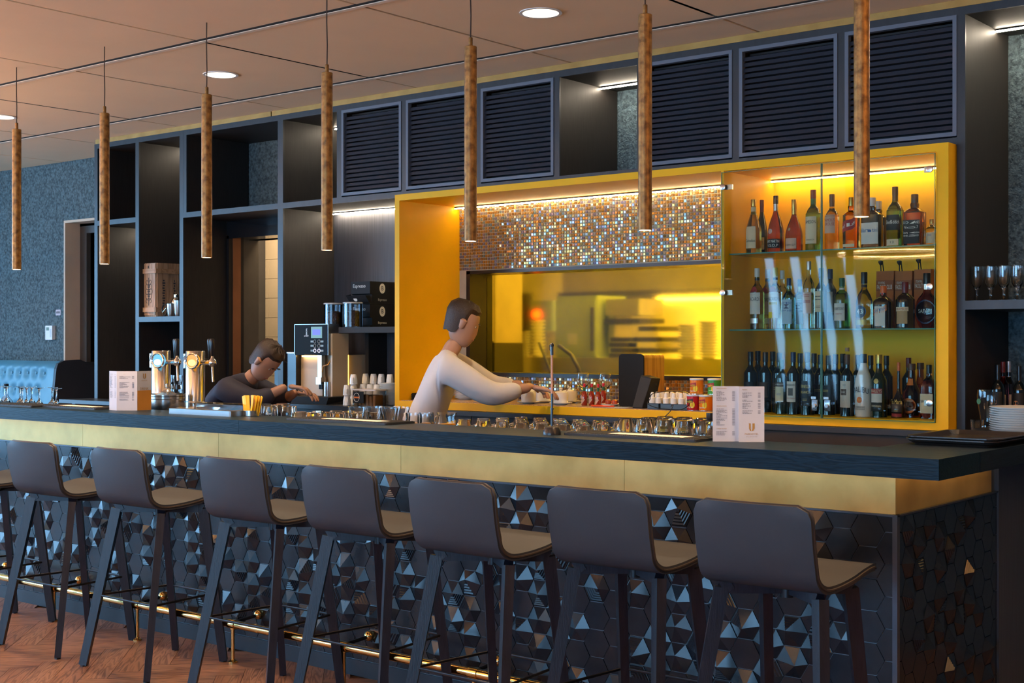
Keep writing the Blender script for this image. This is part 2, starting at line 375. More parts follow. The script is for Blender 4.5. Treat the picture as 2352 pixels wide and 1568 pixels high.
# ------------------------------------------------------------------ passage behind the shelving: dark jamb, copper edge, tiled wall
struct(MB().box((-7.655, 6.20, 0), (-7.63, 6.235, 2.26)).box((-7.655, 6.305, 0), (-7.63, 6.335, 2.26)).build('trim_3', M_bplast), 'black edges of the passage door frame')
struct(MB().box((-7.655, 6.235, 0), (-7.625, 6.305, 2.26)).build('trim_4', mat('copper_edge', (.30, .12, .05), .45, metal=.4)), 'copper brown upright strip of the passage door frame')
struct(MB().box((-7.655, 6.335, 0), (-7.632, 6.475, 2.24)).build('trim_5', mat('olive_reveal', (.075, .062, .045), .6)), 'dark olive reveal of the passage opening')
struct(MB().box((-7.655, 6.2, 2.24), (-6.66, 6.47, 2.40)).build('trim_6', mat('gloss_black', (.012, .012, .014), .08)), 'glossy black header above the passage')
wc = struct(MB().box((-9.2, 7.12, 0), (-6.2, 7.2, 2.9)).box((-9.2, 6.48, 2.8), (-6.2, 7.2, 2.9)).box((-6.3, 6.48, 0), (-6.2, 7.2, 2.9)).build('wall_passage', mat('beige_grout', (.33, .25, .17), .9)), 'beige tiled wall behind the passage')
tm = MB().bevbox((0, -.008, 0), (.151, 0, .151), .003, axis=1).mesh('wall_tile', mat('beige_tile', (.66, .52, .36), .2, var=.05))
for c in range(9):
    for r in range(12): link('wall_tile', tm, wc, (-8.72+c*.154, 7.12, .62+r*.154))
lp = bpy.data.lights.new('passage_lamp_light', 'AREA'); lp.size = .5; lp.energy = 30; lp.color = (1, .78, .52)
o = bpy.data.objects.new('passage_lamp_light', lp); C.objects.link(o); o.location = (-7.6, 6.8, 2.78)
# ------------------------------------------------------------------ bar counter
TY = 4.27; TXR = -1.821; TXL = -7.75; ZT = .925; GZ = 1.075; CZ = 1.141
bar = thing('bar_counter', 'long bar front of black hexagonal relief tiles below a brass band', 'bar counter', (0, 0, 0))
MB().box((TXL, TY+.012, .02), (TXR-.012, 4.93, ZT-.002)).box((TXL, TY+.03, ZT-.002), (TXR-.03, 4.93, 1.034)).build('carcass', M_glint_grout, bar)
MB().box((TXR-.012-.9, 4.95, .02), (TXR-.012, 5.216, ZT-.002)).build('carcass', M_glint_grout, bar)
MB().box((TXL, TY+.004, 0), (TXR-.004, TY+.012, .072)).box((TXR-.012, TY+.004, 0), (TXR-.004, 5.216, .072)).build('plinth', mat('blue_black_plinth', (.016, .024, .034), .4), bar)
b = MB().box((TXR-.016, TY-.006, .072), (TXR+.001, TY+.014, ZT+.002)).build('corner_trim', M_metal_trim, bar)
MB().box((TXL, TY-.002, ZT-.003), (TXR, TY+.02, ZT+.003)).box((TXR-.02, TY, ZT-.003), (TXR+.001, 5.225, ZT+.003)).build('ledge_trim', M_metal_trim, bar)
gy = TY+.012; xs = [TXL, -6.52, -5.35, -4.10, -2.92, TXR-.012]
for a, c in zip(xs, xs[1:]): MB().box((a+.0008, gy, ZT+.003), (c-.0008, gy+.01, GZ)).build('brass_panel', M_gold, bar)
MB().box((TXR-.022, gy+.0105, ZT+.003), (TXR-.012, 5.18, GZ)).build('brass_panel', M_gold, bar)
# hexagon tiles: flat, faceted and ribbed, in a staggered grid
S = .062; HP = math.sqrt(3)*S; CP = 1.5*S; GAP = .0019
def hexpts(s): return [(s*math.cos(k*PI/3), s*math.sin(k*PI/3)) for k in range(6)]
def tile_mesh(kind, rng):
    b = MB(); s = S-GAP; H = hexpts(s); base = .004
    for k in range(6):
        a, c = H[k], H[(k+1) % 6]; b.add([(a[0], a[1], -.006), (c[0], c[1], -.006), (c[0], c[1], base), (a[0], a[1], base)], [(0, 1, 2, 3)])
    if kind == 'flat':
        b.add([(p[0], p[1], base) for p in H], [tuple(range(6))]); return b
    r, t = rng.uniform(0, .42)*s, rng.uniform(0, 2*PI); ap = (r*math.cos(t), r*math.sin(t), base+rng.uniform(.016, .023))
    ribs = set(rng.sample(range(6), rng.choice([0, 1, 1, 2])))
    for k in range(6):
        p, q = Vector((*H[k], base)), Vector((*H[(k+1) % 6], base)); A = Vector(ap)
        if k in ribs:
            n = (q-p).cross(A-p); n.normalize()
            if n.z < 0: n = -n
            m = 10; row = []
            for i in range(m):
                tt = .05+.85*i/m; d = n*(.0026 if i % 2 else -.0005); row.append((p.lerp(A, tt)+d, q.lerp(A, tt)+d))
            vs = [p, q]; fs = []
            for u, v in row:
                vs += [u, v]; k2 = len(vs); fs.append((k2-4, k2-3, k2-1, k2-2))
            vs.append(A); fs.append((len(vs)-3, len(vs)-2, len(vs)-1)); b.add(vs, fs)
        else: b.add([p, q, A], [(0, 1, 2)])
    return b
rng = random.Random(11)
kinds = [tile_mesh('flat', rng)]+[tile_mesh('relief', rng) for _ in range(12)]
def clip(poly, axis, lim, keep_less):
    out = []
    for i in range(len(poly)):
        p, q = poly[i], poly[(i+1) % len(poly)]
        ip = (p[axis] <= lim) == keep_less or p[axis] == lim; iq = (q[axis] <= lim) == keep_less or q[axis] == lim
        if ip: out.append(p)
        if ip != iq:
            t = (lim-p[axis])/(q[axis]-p[axis]); out.append((p[0]+t*(q[0]-p[0]), p[1]+t*(q[1]-p[1])))
    return out
ZB, ZTT = .076, ZT-.006
tiles = []   # (face, u, z, kind or None(clipped), rotation)
def lay(face, u0, sgn, ncol, umin, umax, flatcols):
    for c in range(ncol):
        u = u0+sgn*c*CP; zc0 = .868-HP/2 if c % 2 == 0 else .868
        for r in range(-1, 10):
            z = zc0-r*HP if c % 2 else zc0-r*HP
            if z-HP/2 > ZTT or z+HP/2 < ZB or u-S > umax or u+S < umin: continue
            full = z+HP/2 <= ZTT+.003 and z-HP/2 >= ZB-.004 and u-S >= umin-.001 and u+S <= umax+.001
            tiles.append((face, u, z, full, 0 if (c < flatcols or rng.random() < .36) else rng.randrange(1, 13), rng.randrange(6)))
lay('front', -1.929+CP, -1, 64, TXL, TXR-.018, 2)
lay('side', 4.373-CP, 1, 13, TY+.006, 5.214, 0)
def near(t):
    x, y = (t[1], TY) if t[0] == 'front' else (TXR, t[1]); return math.hypot(x, y)+.12*max(0, .75-t[2])
def frame_of(t):
    # local (x, y, z) of the tile -> world
    if t[0] == 'front': return lambda p: (t[1]+p[0], TY+.008-p[2], t[2]+p[1])
    return lambda p: (TXR-.008+p[2], t[1]+p[0], t[2]+p[1])
def clipped(t):
    umin, umax = (TXL, TXR-.018) if t[0] == 'front' else (TY+.006, 5.214)
    H = [(t[1]+p[0], t[2]+p[1]) for p in hexpts(S-GAP)]
    for ax, lim, less in ((1, ZTT, True), (1, ZB, False), (0, umax, True), (0, umin, False)):
        H = clip(H, ax, lim, less)
        if len(H) < 3: return None
    return H
order = sorted(tiles, key=near); meshes = {}; rest = {}; parts = 0
for t in order:
    if t[3]:
        def vf(t=t):
            k = kinds[t[4]]; a = t[5]*PI/3
            return [(v[0]*math.cos(a)-v[1]*math.sin(a), v[0]*math.sin(a)+v[1]*math.cos(a), v[2]) for v in k.v], k.f
        if parts < 300:
            key = (t[0], t[4], t[5])
            if key not in meshes:
                v, f = vf(); z = ('front', 0, 0) if t[0] == 'front' else ('side', 0, 0); fn = frame_of(z)
                off = (0, TY+.008, 0) if t[0] == 'front' else (TXR-.008, 0, 0)
                vv = [tuple(a-b_ for a, b_ in zip(fn(p), off)) for p in v]
                mm = MB(); mm.add(vv, f); meshes[key] = mm.mesh('hex_tile', M_tile)
            link('hex_tile', meshes[key], bar, (t[1], TY+.008, t[2]) if t[0] == 'front' else (TXR-.008, t[1], t[2])); parts += 1
        else:
            v, f = vf(); fn = frame_of(t); rest.setdefault(t[0], MB()).add([fn(p) for p in v], f)
    else:
        H = clipped(t)
        if not H: continue
        if t[0] == 'front': fn = lambda u, z, d: (u, TY+.008-d, z)
        else: fn = lambda u, z, d: (TXR-.008+d, u, z)
        n = len(H); vs = [fn(*p, .004) for p in H]+[fn(*p, -.006) for p in H]; fs = [tuple(range(n))]+[(k, (k+1) % n, n+(k+1) % n, n+k) for k in range(n)]
        if parts < 300: MB().add(vs, fs).build('hex_tile', M_tile, bar); parts += 1
        else: rest.setdefault(t[0], MB()).add(vs, fs)
for k, m in rest.items(): o = m.build('hex_tile_field', M_tile, bar); o['kind'] = 'stuff'
# counter top: an L of dark oak with mitred joint lines
CY0, CY1, CXR = 4.04, 4.39, -1.59
ct = thing('bar_countertop', 'thick blue-black oak bar top with a right-angled return', 'bar top', (0, 0, 0))
cx = [TXL-.1, -6.955, -4.90, CXR]
for a, c in zip(cx, cx[1:]):
    m = MB().box((0, 0, GZ), (c-a-.0012, CY1-CY0, CZ)).build('top_board', M_top, ct, (a, CY0, 0))
wood('blue_black_oak_y', (.005, .010, .018), (.009, .018, .030), .40, 5, 1, 9, .12, .12)
MB().box((0, 0, GZ), (.35, 5.69-CY1-.001, CZ)).build('top_board', MATS['blue_black_oak_y'], ct, (-1.94, CY1+.001, 0))
# inner worktop with the bar's back side
iw = thing('bar_worktop', 'low steel worktop on the barkeeper side of the bar', 'worktop', (0, 0, 0))
MB().box((TXL, 4.40, 1.035), (-1.96, 4.95, 1.07)).build('worktop', mat('dark_steel_top', (.06, .06, .065), .3, metal=.6), iw)
MB().box((TXL, 4.94, .0), (-1.96, 4.95, 1.035)).build('back_panel', M_char, iw)
# end panel at the right
struct_end = tag(MB().box((TXR-.10, 5.217, 0), (TXR+.003, 5.69, GZ-.001)).build('end_panel', mat('blue_black_panel', (.040, .055, .080), .45, var=.25, scale=40, stretch=(6, 6, .1))), 'dark blue vertical end panel at the right of the tiled bar', 'panel')
led_u = thing('light_strip', 'warm lit strip hidden under the overhanging bar top', 'light strip', (0, 0, 0))
MB().box((TXL, 4.215, GZ-.006), (TXR+.06, 4.227, GZ-.001)).build('diffuser', emit('under_bar_led', (1, .62, .25), 5), led_u); MB().box((TXR+.048, 4.215, GZ-.006), (TXR+.06, 5.15, GZ-.001)).build('diffuser', MATS['under_bar_led'], led_u)
# brass foot rail
fr_ = thing('foot_rail', 'polished brass foot rail along the tiled bar', 'foot rail', (0, 0, 0))
MB().cyl((TXL, 4.09, .18), (-2.0, 4.09, .18), .019, 14).build('rail', M_brass, fr_)
for k in range(8):
    x = -7.238+.745*k
    MB().cyl((x, 4.09, .0), (x, 4.09, .165), .009, 10).lathe([(.022, 0), (.022, .006), (.012, .012), (.009, .016)], 14, c=(x, 4.09, 0)).build('post', M_brass, fr_)
    MB().cyl((x-.024, 4.09, .18), (x+.024, 4.09, .18), .0225, 14).cyl((x, 4.09, .175), (x, 4.09, .155), .014, 10).build('collar', M_brass, fr_)
    MB().cyl((x, 4.09, .186), (x, 4.262, .200), .008, 10).build('bracket', M_blackm, fr_)
    MB().tube([(x, 4.222, .2), (x, 4.232, .2), (x, 4.250, .2), (x, 4.2735, .2)], [.008, .021, .024, .017], 14).build('rosette', M_brass, fr_)
# ------------------------------------------------------------------ back wall shelving
SY = 5.82; YB = 6.368
sh = thing('back_shelving', 'charcoal full-height back bar shelving with open bays', 'shelving', (0, 0, 0))
def board(name, x0, x1, z0, z1, y0=SY, y1=YB, m=None, par=sh): return MB().box((x0, y0, z0), (x1, y1, z1)).build(name, m or [M_char], par)
ZTOP, ZM0, ZM1, ZO = 2.967, 2.362, 2.398, 2.932
for x0, x1, z0, z1 in [(-8.709, -8.670, 0, ZTOP), (-8.203, -8.162, 0, ZTOP), (-7.693, -7.653, 0, ZTOP), (-7.652, -7.617, ZM1, ZTOP),
                       (-6.671, -6.621, 0, ZTOP), (-6.122, -6.078, ZM1, ZO), (-5.569, -5.529, ZM1, ZO), (-4.985, -4.947, ZM1, ZO), (-4.430, -4.391, ZM1, ZO),
                       (-3.890, -3.849, ZM1, ZO), (-3.330, -3.291, ZM1, ZO), (-2.774, -2.737, ZM1, ZO), (-2.211, -2.174, 0, ZTOP)]:
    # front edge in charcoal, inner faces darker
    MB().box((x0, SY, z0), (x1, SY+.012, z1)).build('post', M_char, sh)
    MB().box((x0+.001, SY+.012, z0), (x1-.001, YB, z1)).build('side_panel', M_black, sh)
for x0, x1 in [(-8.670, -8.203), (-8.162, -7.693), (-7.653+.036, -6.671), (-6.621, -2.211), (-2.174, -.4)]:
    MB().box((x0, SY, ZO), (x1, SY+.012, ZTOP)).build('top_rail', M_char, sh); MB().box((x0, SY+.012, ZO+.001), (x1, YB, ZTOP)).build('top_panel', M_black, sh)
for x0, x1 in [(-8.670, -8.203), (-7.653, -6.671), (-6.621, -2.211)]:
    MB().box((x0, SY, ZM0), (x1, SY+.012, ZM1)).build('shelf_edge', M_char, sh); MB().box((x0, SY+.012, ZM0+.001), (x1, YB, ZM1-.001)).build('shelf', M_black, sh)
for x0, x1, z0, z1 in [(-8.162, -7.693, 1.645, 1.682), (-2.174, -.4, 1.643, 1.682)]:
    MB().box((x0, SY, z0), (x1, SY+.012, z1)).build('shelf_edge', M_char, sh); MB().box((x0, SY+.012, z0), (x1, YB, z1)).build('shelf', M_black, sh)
MB().box((-8.67, 6.355, .0), (-8.203, YB, ZTOP)).box((-8.162, 6.355, 0), (-7.693, YB, ZTOP)).build('back_panel', M_bmatte, sh)
MB().box((-6.62, 6.27, 1.11), (-5.54, 6.285, ZM0)).build('back_panel', M_brushed, sh)
# brass strip under the ceiling
gs = thing('brass_strip', 'narrow brass strip between the shelving and the ceiling', 'trim strip', (0, 0, 0))
for a, c in ((-8.69, -6.735), (-6.725, -.4)): MB().box((a, SY-.004, ZTOP), (c, SY+.02, 2.999)).build('strip', M_gold2, gs)
# LED strips of the shelving
def led(label, x0, x1, y, z, m, h=.006, d=.014):
    t = thing('light_strip', label, 'light strip', ((x0+x1)/2, y, z)); hw = (x1-x0)/2
    MB().box((-hw, -d/2, 0), (hw, d/2, h)).build('diffuser', m, t)
    MB().box((-hw, -d/2-.003, h), (hw, d/2+.003, h+.005)).build('profile', M_bplast, t)
    return t
led('short lit strip in the tall narrow bay', -8.16, -7.695, 6.26, 2.920, M_led)
led('tiny lit strip in the bay next to the doorway', -8.668, -8.205, 6.26, 2.348, M_led)
led('lit strip in the upper open bay left of the louvres', -6.60, -6.124, 6.26, 2.920, M_led)
led('white lit strip above the coffee machine nook', -6.60, -5.545, 6.235, 2.350, M_led)
led('short lit strip in the open bay between the louvres', -4.389, -3.892, 6.2, 2.920, M_led)
led('lit strip at the top of the right-hand niche', -2.172, -.6, 6.2, 2.920, M_led)
# louvred vents
ZL0, ZL1 = 2.405, 2.934
names = ['leftmost louvred vent above the coffee nook', 'second louvred vent from the left', 'louvred vent left of the lit open bay', 'louvred vent right of the lit open bay', 'second louvred vent from the right', 'rightmost louvred vent above the bottle cabinet']
M_lf = mat('blue_grey_frame', (.115, .135, .175), .45, var=.05); M_sl = mat('navy_slat', (.022, .028, .042), .35, var=.1)
slats = {}
for (x0, x1), nm in zip([(-6.078, -5.569), (-5.529, -4.985), (-4.947, -4.430), (-3.849, -3.330), (-3.291, -2.774), (-2.737, -2.211)], names):
    wd = x1-x0; t = thing('louvre_vent', nm, 'vent', (x0, SY-.004, 0), 0, 'louvred vents above the back bar')
    f = .018
    MB().box((0, 0, ZL0), (f, .03, ZL1)).box((wd-f, 0, ZL0), (wd, .03, ZL1)).box((f, 0, ZL0), (wd-f, .03, ZL0+f)).box((f, 0, ZL1-f), (wd-f, .03, ZL1)).build('frame', M_lf, t)
    MB().box((f, .075, ZL0+f), (wd-f, .08, ZL1-f)).build('backing', M_bmatte, t)
    k = round(wd, 3)
    if k not in slats:
        slats[k] = MB().add([(f, .012, .0), (wd-f, .012, .0), (wd-f, .016, .019), (f, .016, .019), (f, .050, .030), (wd-f, .050, .030), (wd-f, .046, .026), (f, .046, .026)],
                            [(0, 1, 2, 3), (3, 2, 5, 4), (4, 5, 6, 7), (7, 6, 1, 0)]).mesh('slat', M_sl)
    for i in range(17): link('slat', slats[k], t, (0, 0, ZL0+f+.012+i*.0272))
# ------------------------------------------------------------------ back worktop and cupboards
bw = thing('back_worktop', 'dark blue back worktop below the yellow niche', 'worktop', (0, 0, 0))
M_navy = mat('navy_laminate', (.030, .038, .052), .35, var=.1)
MB().box((-6.76, 5.70, 1.088), (-6.62, 5.815, 1.114)).box((-6.62, 5.70, 1.088), (-2.213, 6.26, 1.114)).box((-2.172, 5.70, 1.088), (-.4, 6.34, 1.114)).build('slab', M_navy, bw)
MB().box((-8.75, 5.55, 1.06), (-7.70, 5.815, 1.086)).build('slab', M_navy, bw)
MB().box((-8.66, 5.60, 0), (-8.62, 5.81, 1.06)).box((-7.76, 5.6, 0), (-7.72, 5.81, 1.06)).box((-8.7, 5.58, .97), (-7.7, 5.815, .995)).build('frame', M_navy, bw)
for a, c in zip([-6.615, -5.85, -4.95, -4.05, -3.15], [-5.85, -4.95, -4.05, -3.15, -2.21]):
    t = tag(MB().box((a+.002, 5.74, .05), (c-.002, 6.26, 1.087)).build('base_cupboard', mat('brown_black_front', (.05, .04, .034), .5)), {-6.615: 'dark base cupboard below the coffee machine', -5.85: 'dark base cupboard left below the yellow niche', -4.95: 'dark base cupboard below the middle of the hatch', -4.05: 'dark base cupboard below the speaker box', -3.15: 'dark base cupboard below the bottle cabinet'}[a], 'cupboard', 'base cupboards behind the bar')
# ------------------------------------------------------------------ yellow niche
FY = 5.73; MY = 6.266
ni = thing('yellow_niche', 'bright yellow framed niche with serving hatch and bottle cabinet', 'niche', (0, 0, 0))
XL, XR, NZ0, NZ1, BT = -5.536, -2.214, 1.116, 2.367, .036
MB().box((XL, FY, NZ0), (XL+BT, MY, NZ1)).build('side_board', M_yel, ni)
MB().box((XR-.055, FY, NZ0), (XR, 6.30, NZ1)).build('side_board', M_yel, ni)
MB().box((XL+BT, FY, NZ1-BT), (XR-.055, MY, NZ1)).build('top_board', M_yel, ni)
MB().box((XL+BT, FY, NZ0), (XR-.055, MY, 1.158)).build('bottom_board', M_yel, ni)
MB().box((-3.341, FY, 1.158), (-3.325, MY, NZ1-BT)).build('partition', M_yel, ni)
MB().box((-3.325, 6.25, 1.158), (XR-.055, 6.262, NZ1-BT)).build('back_board', M_yel, ni)
# mosaic: one little glass tile after another, slightly uneven (tiles under 10 px: one part)
def iridescent(name):
    m = bpy.data.materials.new(name); m.use_nodes = True; MATS[name] = m; nt = m.node_tree; b = nt.nodes['Principled BSDF']
    at = nt.nodes.new('ShaderNodeAttribute'); at.attribute_name = 'tint'
    nt.links.new(at.outputs['Color'], b.inputs['Base Color'])
    b.inputs['Roughness'].default_value = .10; b.inputs['Metallic'].default_value = .55
    n = nt.nodes.new('ShaderNodeTexNoise'); n.inputs['Scale'].default_value = 35
    mr = nt.nodes.new('ShaderNodeMapRange'); mr.inputs[3].default_value = 250; mr.inputs[4].default_value = 620
    nt.links.new(n.outputs['Fac'], mr.inputs[0]); nt.links.new(mr.outputs[0], b.inputs['Thin Film Thickness']); b.inputs['Thin Film IOR'].default_value = 1.6
    return m
M_mos = iridescent('iridescent_mosaic')
def mosaic(name, x0, x1, z0, z1, y, parent, flat=False):
    p = .0188; g = .0012; b = MB(); cols = []; r = random.Random(5)
    nx = int((x1-x0)/p); nz = max(1, int(round((z1-z0)/p)))
    pz = (z1-z0)/nz
    for i in range(nx):
        for j in range(nz):
            cx, cz = x0+(i+.5)*p, z0+(j+.5)*pz; a, c = p/2-g, pz/2-g
            tx, tz = r.gauss(0, .055), r.gauss(0, .055); d = r.uniform(.003, .0045)
            def q(u, v, dd): return (cx+u, y-dd-(tx*u+tz*v), cz+v) if not flat else (cx+u, y+v, z0+dd+tx*u+tz*v)
            o = .0018
            vs = [q(-a, -c, 0), q(a, -c, 0), q(a, c, 0), q(-a, c, 0), q(-a+o, -c+o, d), q(a-o, -c+o, d), q(a-o, c-o, d), q(-a+o, c-o, d)]
            b.add(vs, [(4, 5, 6, 7), (0, 1, 5, 4), (1, 2, 6, 5), (2, 3, 7, 6), (3, 0, 4, 7)])
            base = r.choice([(.42, .20, .03), (.36, .17, .03), (.50, .26, .05), (.30, .16, .05), (.40, .22, .08), (.30, .24, .22), (.25, .20, .28), (.22, .26, .25)])
            cols += [base]*20
    me = b.mesh(name, M_mos, fix=False)
    at = me.color_attributes.new('tint', 'FLOAT_COLOR', 'CORNER')
    at.data.foreach_set('color', [x for c in cols for x in (*c, 1)])
    o = link(name, me, parent); o['kind'] = 'stuff'; return o
M_mgrout = mat('mosaic_grout', (.45, .38, .26), .8)
MB().box((XL+BT, MY, HATCH[3]+.005), (-3.341, MY+.012, NZ1-BT)).box((XL+BT, MY, 1.158), (-3.341, MY+.012, HATCH[2]-.005)).box((XL+BT, MY, HATCH[2]-.005), (HATCH[0], MY+.012, HATCH[3]+.005)).build('mosaic_grout', M_mgrout, ni)
mosaic('mosaic_tiles', XL+BT, -3.341, HATCH[3]+.012, NZ1-BT, MY, ni)
mosaic('mosaic_tiles', XL+BT, -3.341, 1.160, HATCH[2]-.010, MY, ni)
# speckled stone slab on the niche floor
MB().box((XL+BT, FY+.012, 1.158), (-3.341, MY, 1.1605)).build('counter_inlay', mat('speckled_mosaic_floor', (.10, .05, .03), .3, col2=(.55, .36, .2), scale=140), ni)
led('warm lit strip along the top of the yellow niche', XL+BT+.005, -3.345, 6.22, NZ1-BT-.0135, M_led_warm)
led('warm lit strip at the top of the bottle cabinet', -3.32, -2.275, 6.20, NZ1-BT-.0135, M_led_warm)
# serving hatch window: black frame and amber pane
wn = struct(MB().box((HATCH[0], MY-.006, HATCH[2]-.006), (HATCH[0]+.03, 6.475, HATCH[3]+.006)).box((HATCH[0], MY-.006, HATCH[3]-.012), (-3.335, 6.475, HATCH[3]+.008)).box((HATCH[0], MY-.006, HATCH[2]-.010), (-3.335, 6.475, HATCH[2]+.012)).build('window_20', M_bplast), 'serving hatch into the kitchen with a black frame')
M_amber = mat('amber_glass', (1., .60, .03), .16, trans=1., ior=1.12, var=.03, scale=2, bump=.02, bscale=40)
p = MB().box((HATCH[0]+.03, 6.42, HATCH[2]+.012), (-3.335, 6.426, HATCH[3]-.012)).build('pane', M_amber, wn)
# glass cabinet doors, shelves, fittings
G_edge = mat('glass_edge', (.10, .30, .22), .1, trans=.3)
DZ0, DZ1 = 1.150, 2.325
xm = onY(1887.5, 700, FY-.004)[0]
for (a, c, lab) in ((-3.335, xm-.0015, 'left frameless glass door of the bottle cabinet'), (xm+.0015, -2.270, 'right frameless glass door of the bottle cabinet')):
    t = thing('glass_door', lab, 'door', (a, FY-.008, DZ0), 0, 'glass doors of the bottle cabinet'); wd = c-a
    MB().box((0, 0, 0), (wd, .005, DZ1-DZ0)).build('pane', G_door, t)
    b = MB()
    for e in ((0, .0025), (wd-.0025, wd)): b.box((e[0], -.0003, 0), (e[1], .0053, DZ1-DZ0))
    b.box((0, -.0003, 0), (wd, .0053, .0025)).box((0, -.0003, DZ1-DZ0-.0025), (wd, .0053, DZ1-DZ0)); b.build('polished_edge', G_edge, t)
    left = 'left' in lab; hx = .012 if left else wd-.022
    for hz in (onY(1668, 430, FY)[2]-DZ0 if left else onY(2137, 389, FY)[2]-DZ0, onY(1668, 672, FY)[2]-DZ0 if left else onY(2137, 658, FY)[2]-DZ0, .085):
        MB().tube([(hx, -.012, hz), (hx, -.011, hz), (hx, 0.0, hz)], [.010, .0145, .0145], 18).build('hinge', M_steel, t)
        MB().box((hx, .006, hz-.012), (hx+(.045 if left else -.03), .016, hz+.012)).build('hinge_arm', M_steel, t)
    lx = wd-.03 if left else .03
    lk = MB().box((lx-.013, -.008, .035), (lx+.013, 0, .085)).build('lock', M_chrome, t)
    MB().tube([(lx, -.016, .058), (lx, -.008, .058)], .0085, 14).build('cylinder', M_steel, lk)
    MB().box((lx-.018, -.006, .088), (lx+.006, 0, .100)).build('bolt', M_steel, lk)
for z, lab in ((1.932, 'upper glass shelf of the bottle cabinet'), (1.563, 'lower glass shelf of the bottle cabinet')):
    t = thing('glass_shelf', lab, 'shelf', (-3.325, 5.78, z), 0, 'glass shelves of the bottle cabinet'); wd = 3.325-.055+XR
    MB().box((.001, .002, -.006), (wd-.001, .46, 0)).build('pane', G_shelf, t); MB().box((.001, 0, -.006), (wd-.001, .002, 0)).build('front_edge', G_edge, t)
# ------------------------------------------------------------------ kitchen behind the hatch
KX0, KX1, KY = -6.9, -3.0, 9.2
M_kw = mat('kitchen_wall', (.75, .70, .55), .5); M_ks = mat('kitchen_steel', (.55, .52, .45), .35, metal=.7); M_kd = mat('kitchen_dark', (.05, .045, .04), .5)
struct(MB().box((KX0-2.2, KY, 0), (KX1+.1, KY+.1, 3)).box((KX1, 6.48, 0), (KX1+.1, KY, 3)).box((KX0-2.3, 7.3, 0), (KX0-2.2, KY, 3)).box((KX0-2.2, 7.22, 0), (-6.1, 7.3, 3)).box((-6.2, 6.48, 0), (-6.1, 7.3, 3)).box((KX0-2.3, 6.48, 2.9), (KX1+.1, KY+.1, 3)).build('wall_kitchen', M_kw), 'bright kitchen walls behind the amber hatch')
M_lk = mat('locker_cream', (.40, .33, .22), .5)
def klight(x, y, z, p, s=.8):
    t = thing('kitchen_lamp', 'bright ceiling panel lamp %s the kitchen behind the hatch' % ('at the back of' if y > 8 else 'near the front of'), 'lamp', (x, y, z), 0, 'kitchen ceiling lamps'); MB().box((-s/2, -s/2, 0), (s/2, s/2, .02)).build('panel', emit('kitchen_panel', (1, .95, .85), p), t)
klight(-5.2, 8.5, 2.86, 26); klight(-4.2, 7.2, 2.86, 26)
def kbox(name, lab, cat, px0, px1, y0, y1, Y, D, m, parts=()):
    a = onY(px0, y1, Y); c = onY(px1, y0, Y); t = thing(name, lab, cat, ((a[0]+c[0])/2, Y, a[2])); w2 = (c[0]-a[0])/2; h = c[2]-a[2]
    MB().bevbox((-w2, 0, 0), (w2, D, h), .02, axis=2).build('body', m, t); return t, w2, h
ks = thing('kitchen_shelf', 'long steel kitchen counter behind the amber pane', 'counter', (0, 0, 0))
zk = onY(1400, 822, 7.2)[2]
MB().box((-7.6, 7.2, zk-.15), (-3.05, 7.75, zk)).build('slab', M_ks, ks); MB().box((-7.6, 7.25, 0), (-7.5, 7.75, zk-.15)).box((-3.2, 7.25, 0), (-3.1, 7.75, zk-.15)).build('leg', M_ks, ks)
t, w2, h = kbox('kitchen_hood', 'dark extraction hood across the top of the kitchen', 'hood', 1290, 1700, 560, 672, 8.2, .7, mat('hood_steel', (.35, .33, .28), .4, metal=.6))
MB().box((-w2-.02, -.02, -.04), (w2+.02, .72, 0)).build('lip', M_kd, t); MB().box((-w2*.3, .50, -.055), (w2*.9, .66, -.041)).build('hood_light', emit('hood_lamp', (1, .92, .75), 24), t)
t, w2, h = kbox('kitchen_fridge', 'green tinted steel refrigerator seen through the hatch', 'refrigerator', 1276, 1372, 678, 822, 7.35, .35, mat('green_steel', (.34, .42, .12), .4, metal=.3))
MB().box((-w2+.01, -.012, .02), (w2-.01, 0, h-.03)).build('door', MATS['green_steel'], t); MB().box((-w2*.35, -.015, h*.22), (w2*.1, -.012, h*.4)).build('note', M_paper, t); MB().box((w2-.035, -.03, .05), (w2-.015, -.012, h-.08)).build('handle', M_kd, t)
t, w2, h = kbox('kitchen_slicer', 'pale overhanging kitchen machine behind the hatch', 'machine', 1388, 1470, 685, 725, 7.4, .3, M_ks)
MB().prism([(-w2, -.02), (w2, -.02), (w2*1.0, -.05), (-w2, -.06)], 0, .3, 1).build('grille', M_kd, t); MB().box((-w2, .05, -.42), (-w2+.05, .25, 0)).build('stand', M_ks, t)
t, w2, h = kbox('kitchen_locker', 'pale upright locker left behind the amber pane', 'locker', 1093, 1136, 600, 787, 6.75, .3, M_lk)
MB().box((-w2+.01, -.01, .01), (w2-.01, 0, h-.01)).build('door', M_lk, t); MB().cyl((w2-.04, -.025, .05), (w2-.04, -.01, .05), .012).build('knob', M_kd, t); MB().box((-w2, .0, -1.4), (w2, .3, 0)).build('base', M_kd, t)
t, w2, h = kbox('kitchen_door', 'dark doorway panel behind the amber pane', 'door', 1137, 1213, 672, 815, 8.6, .08, M_kd)
MB().box((-w2, 0, -1.45), (w2, .08, 0)).build('lower_panel', M_kd, t)
t, w2, h = kbox('kitchen_board', 'blue grey notice board with a red light in the kitchen', 'board', 1216, 1270, 690, 760, 8.0, .05, mat('blue_board', (.25, .34, .42), .5))
MB().cyl((-w2*.3, -.02, h*.55), (-w2*.3, 0, h*.55), .03).build('red_light', emit('red_lamp', (1, .08, .03), 6), t)
MB().box((-.02, .0, -1.3), (.02, .05, 0)).build('stand', M_kd, t)
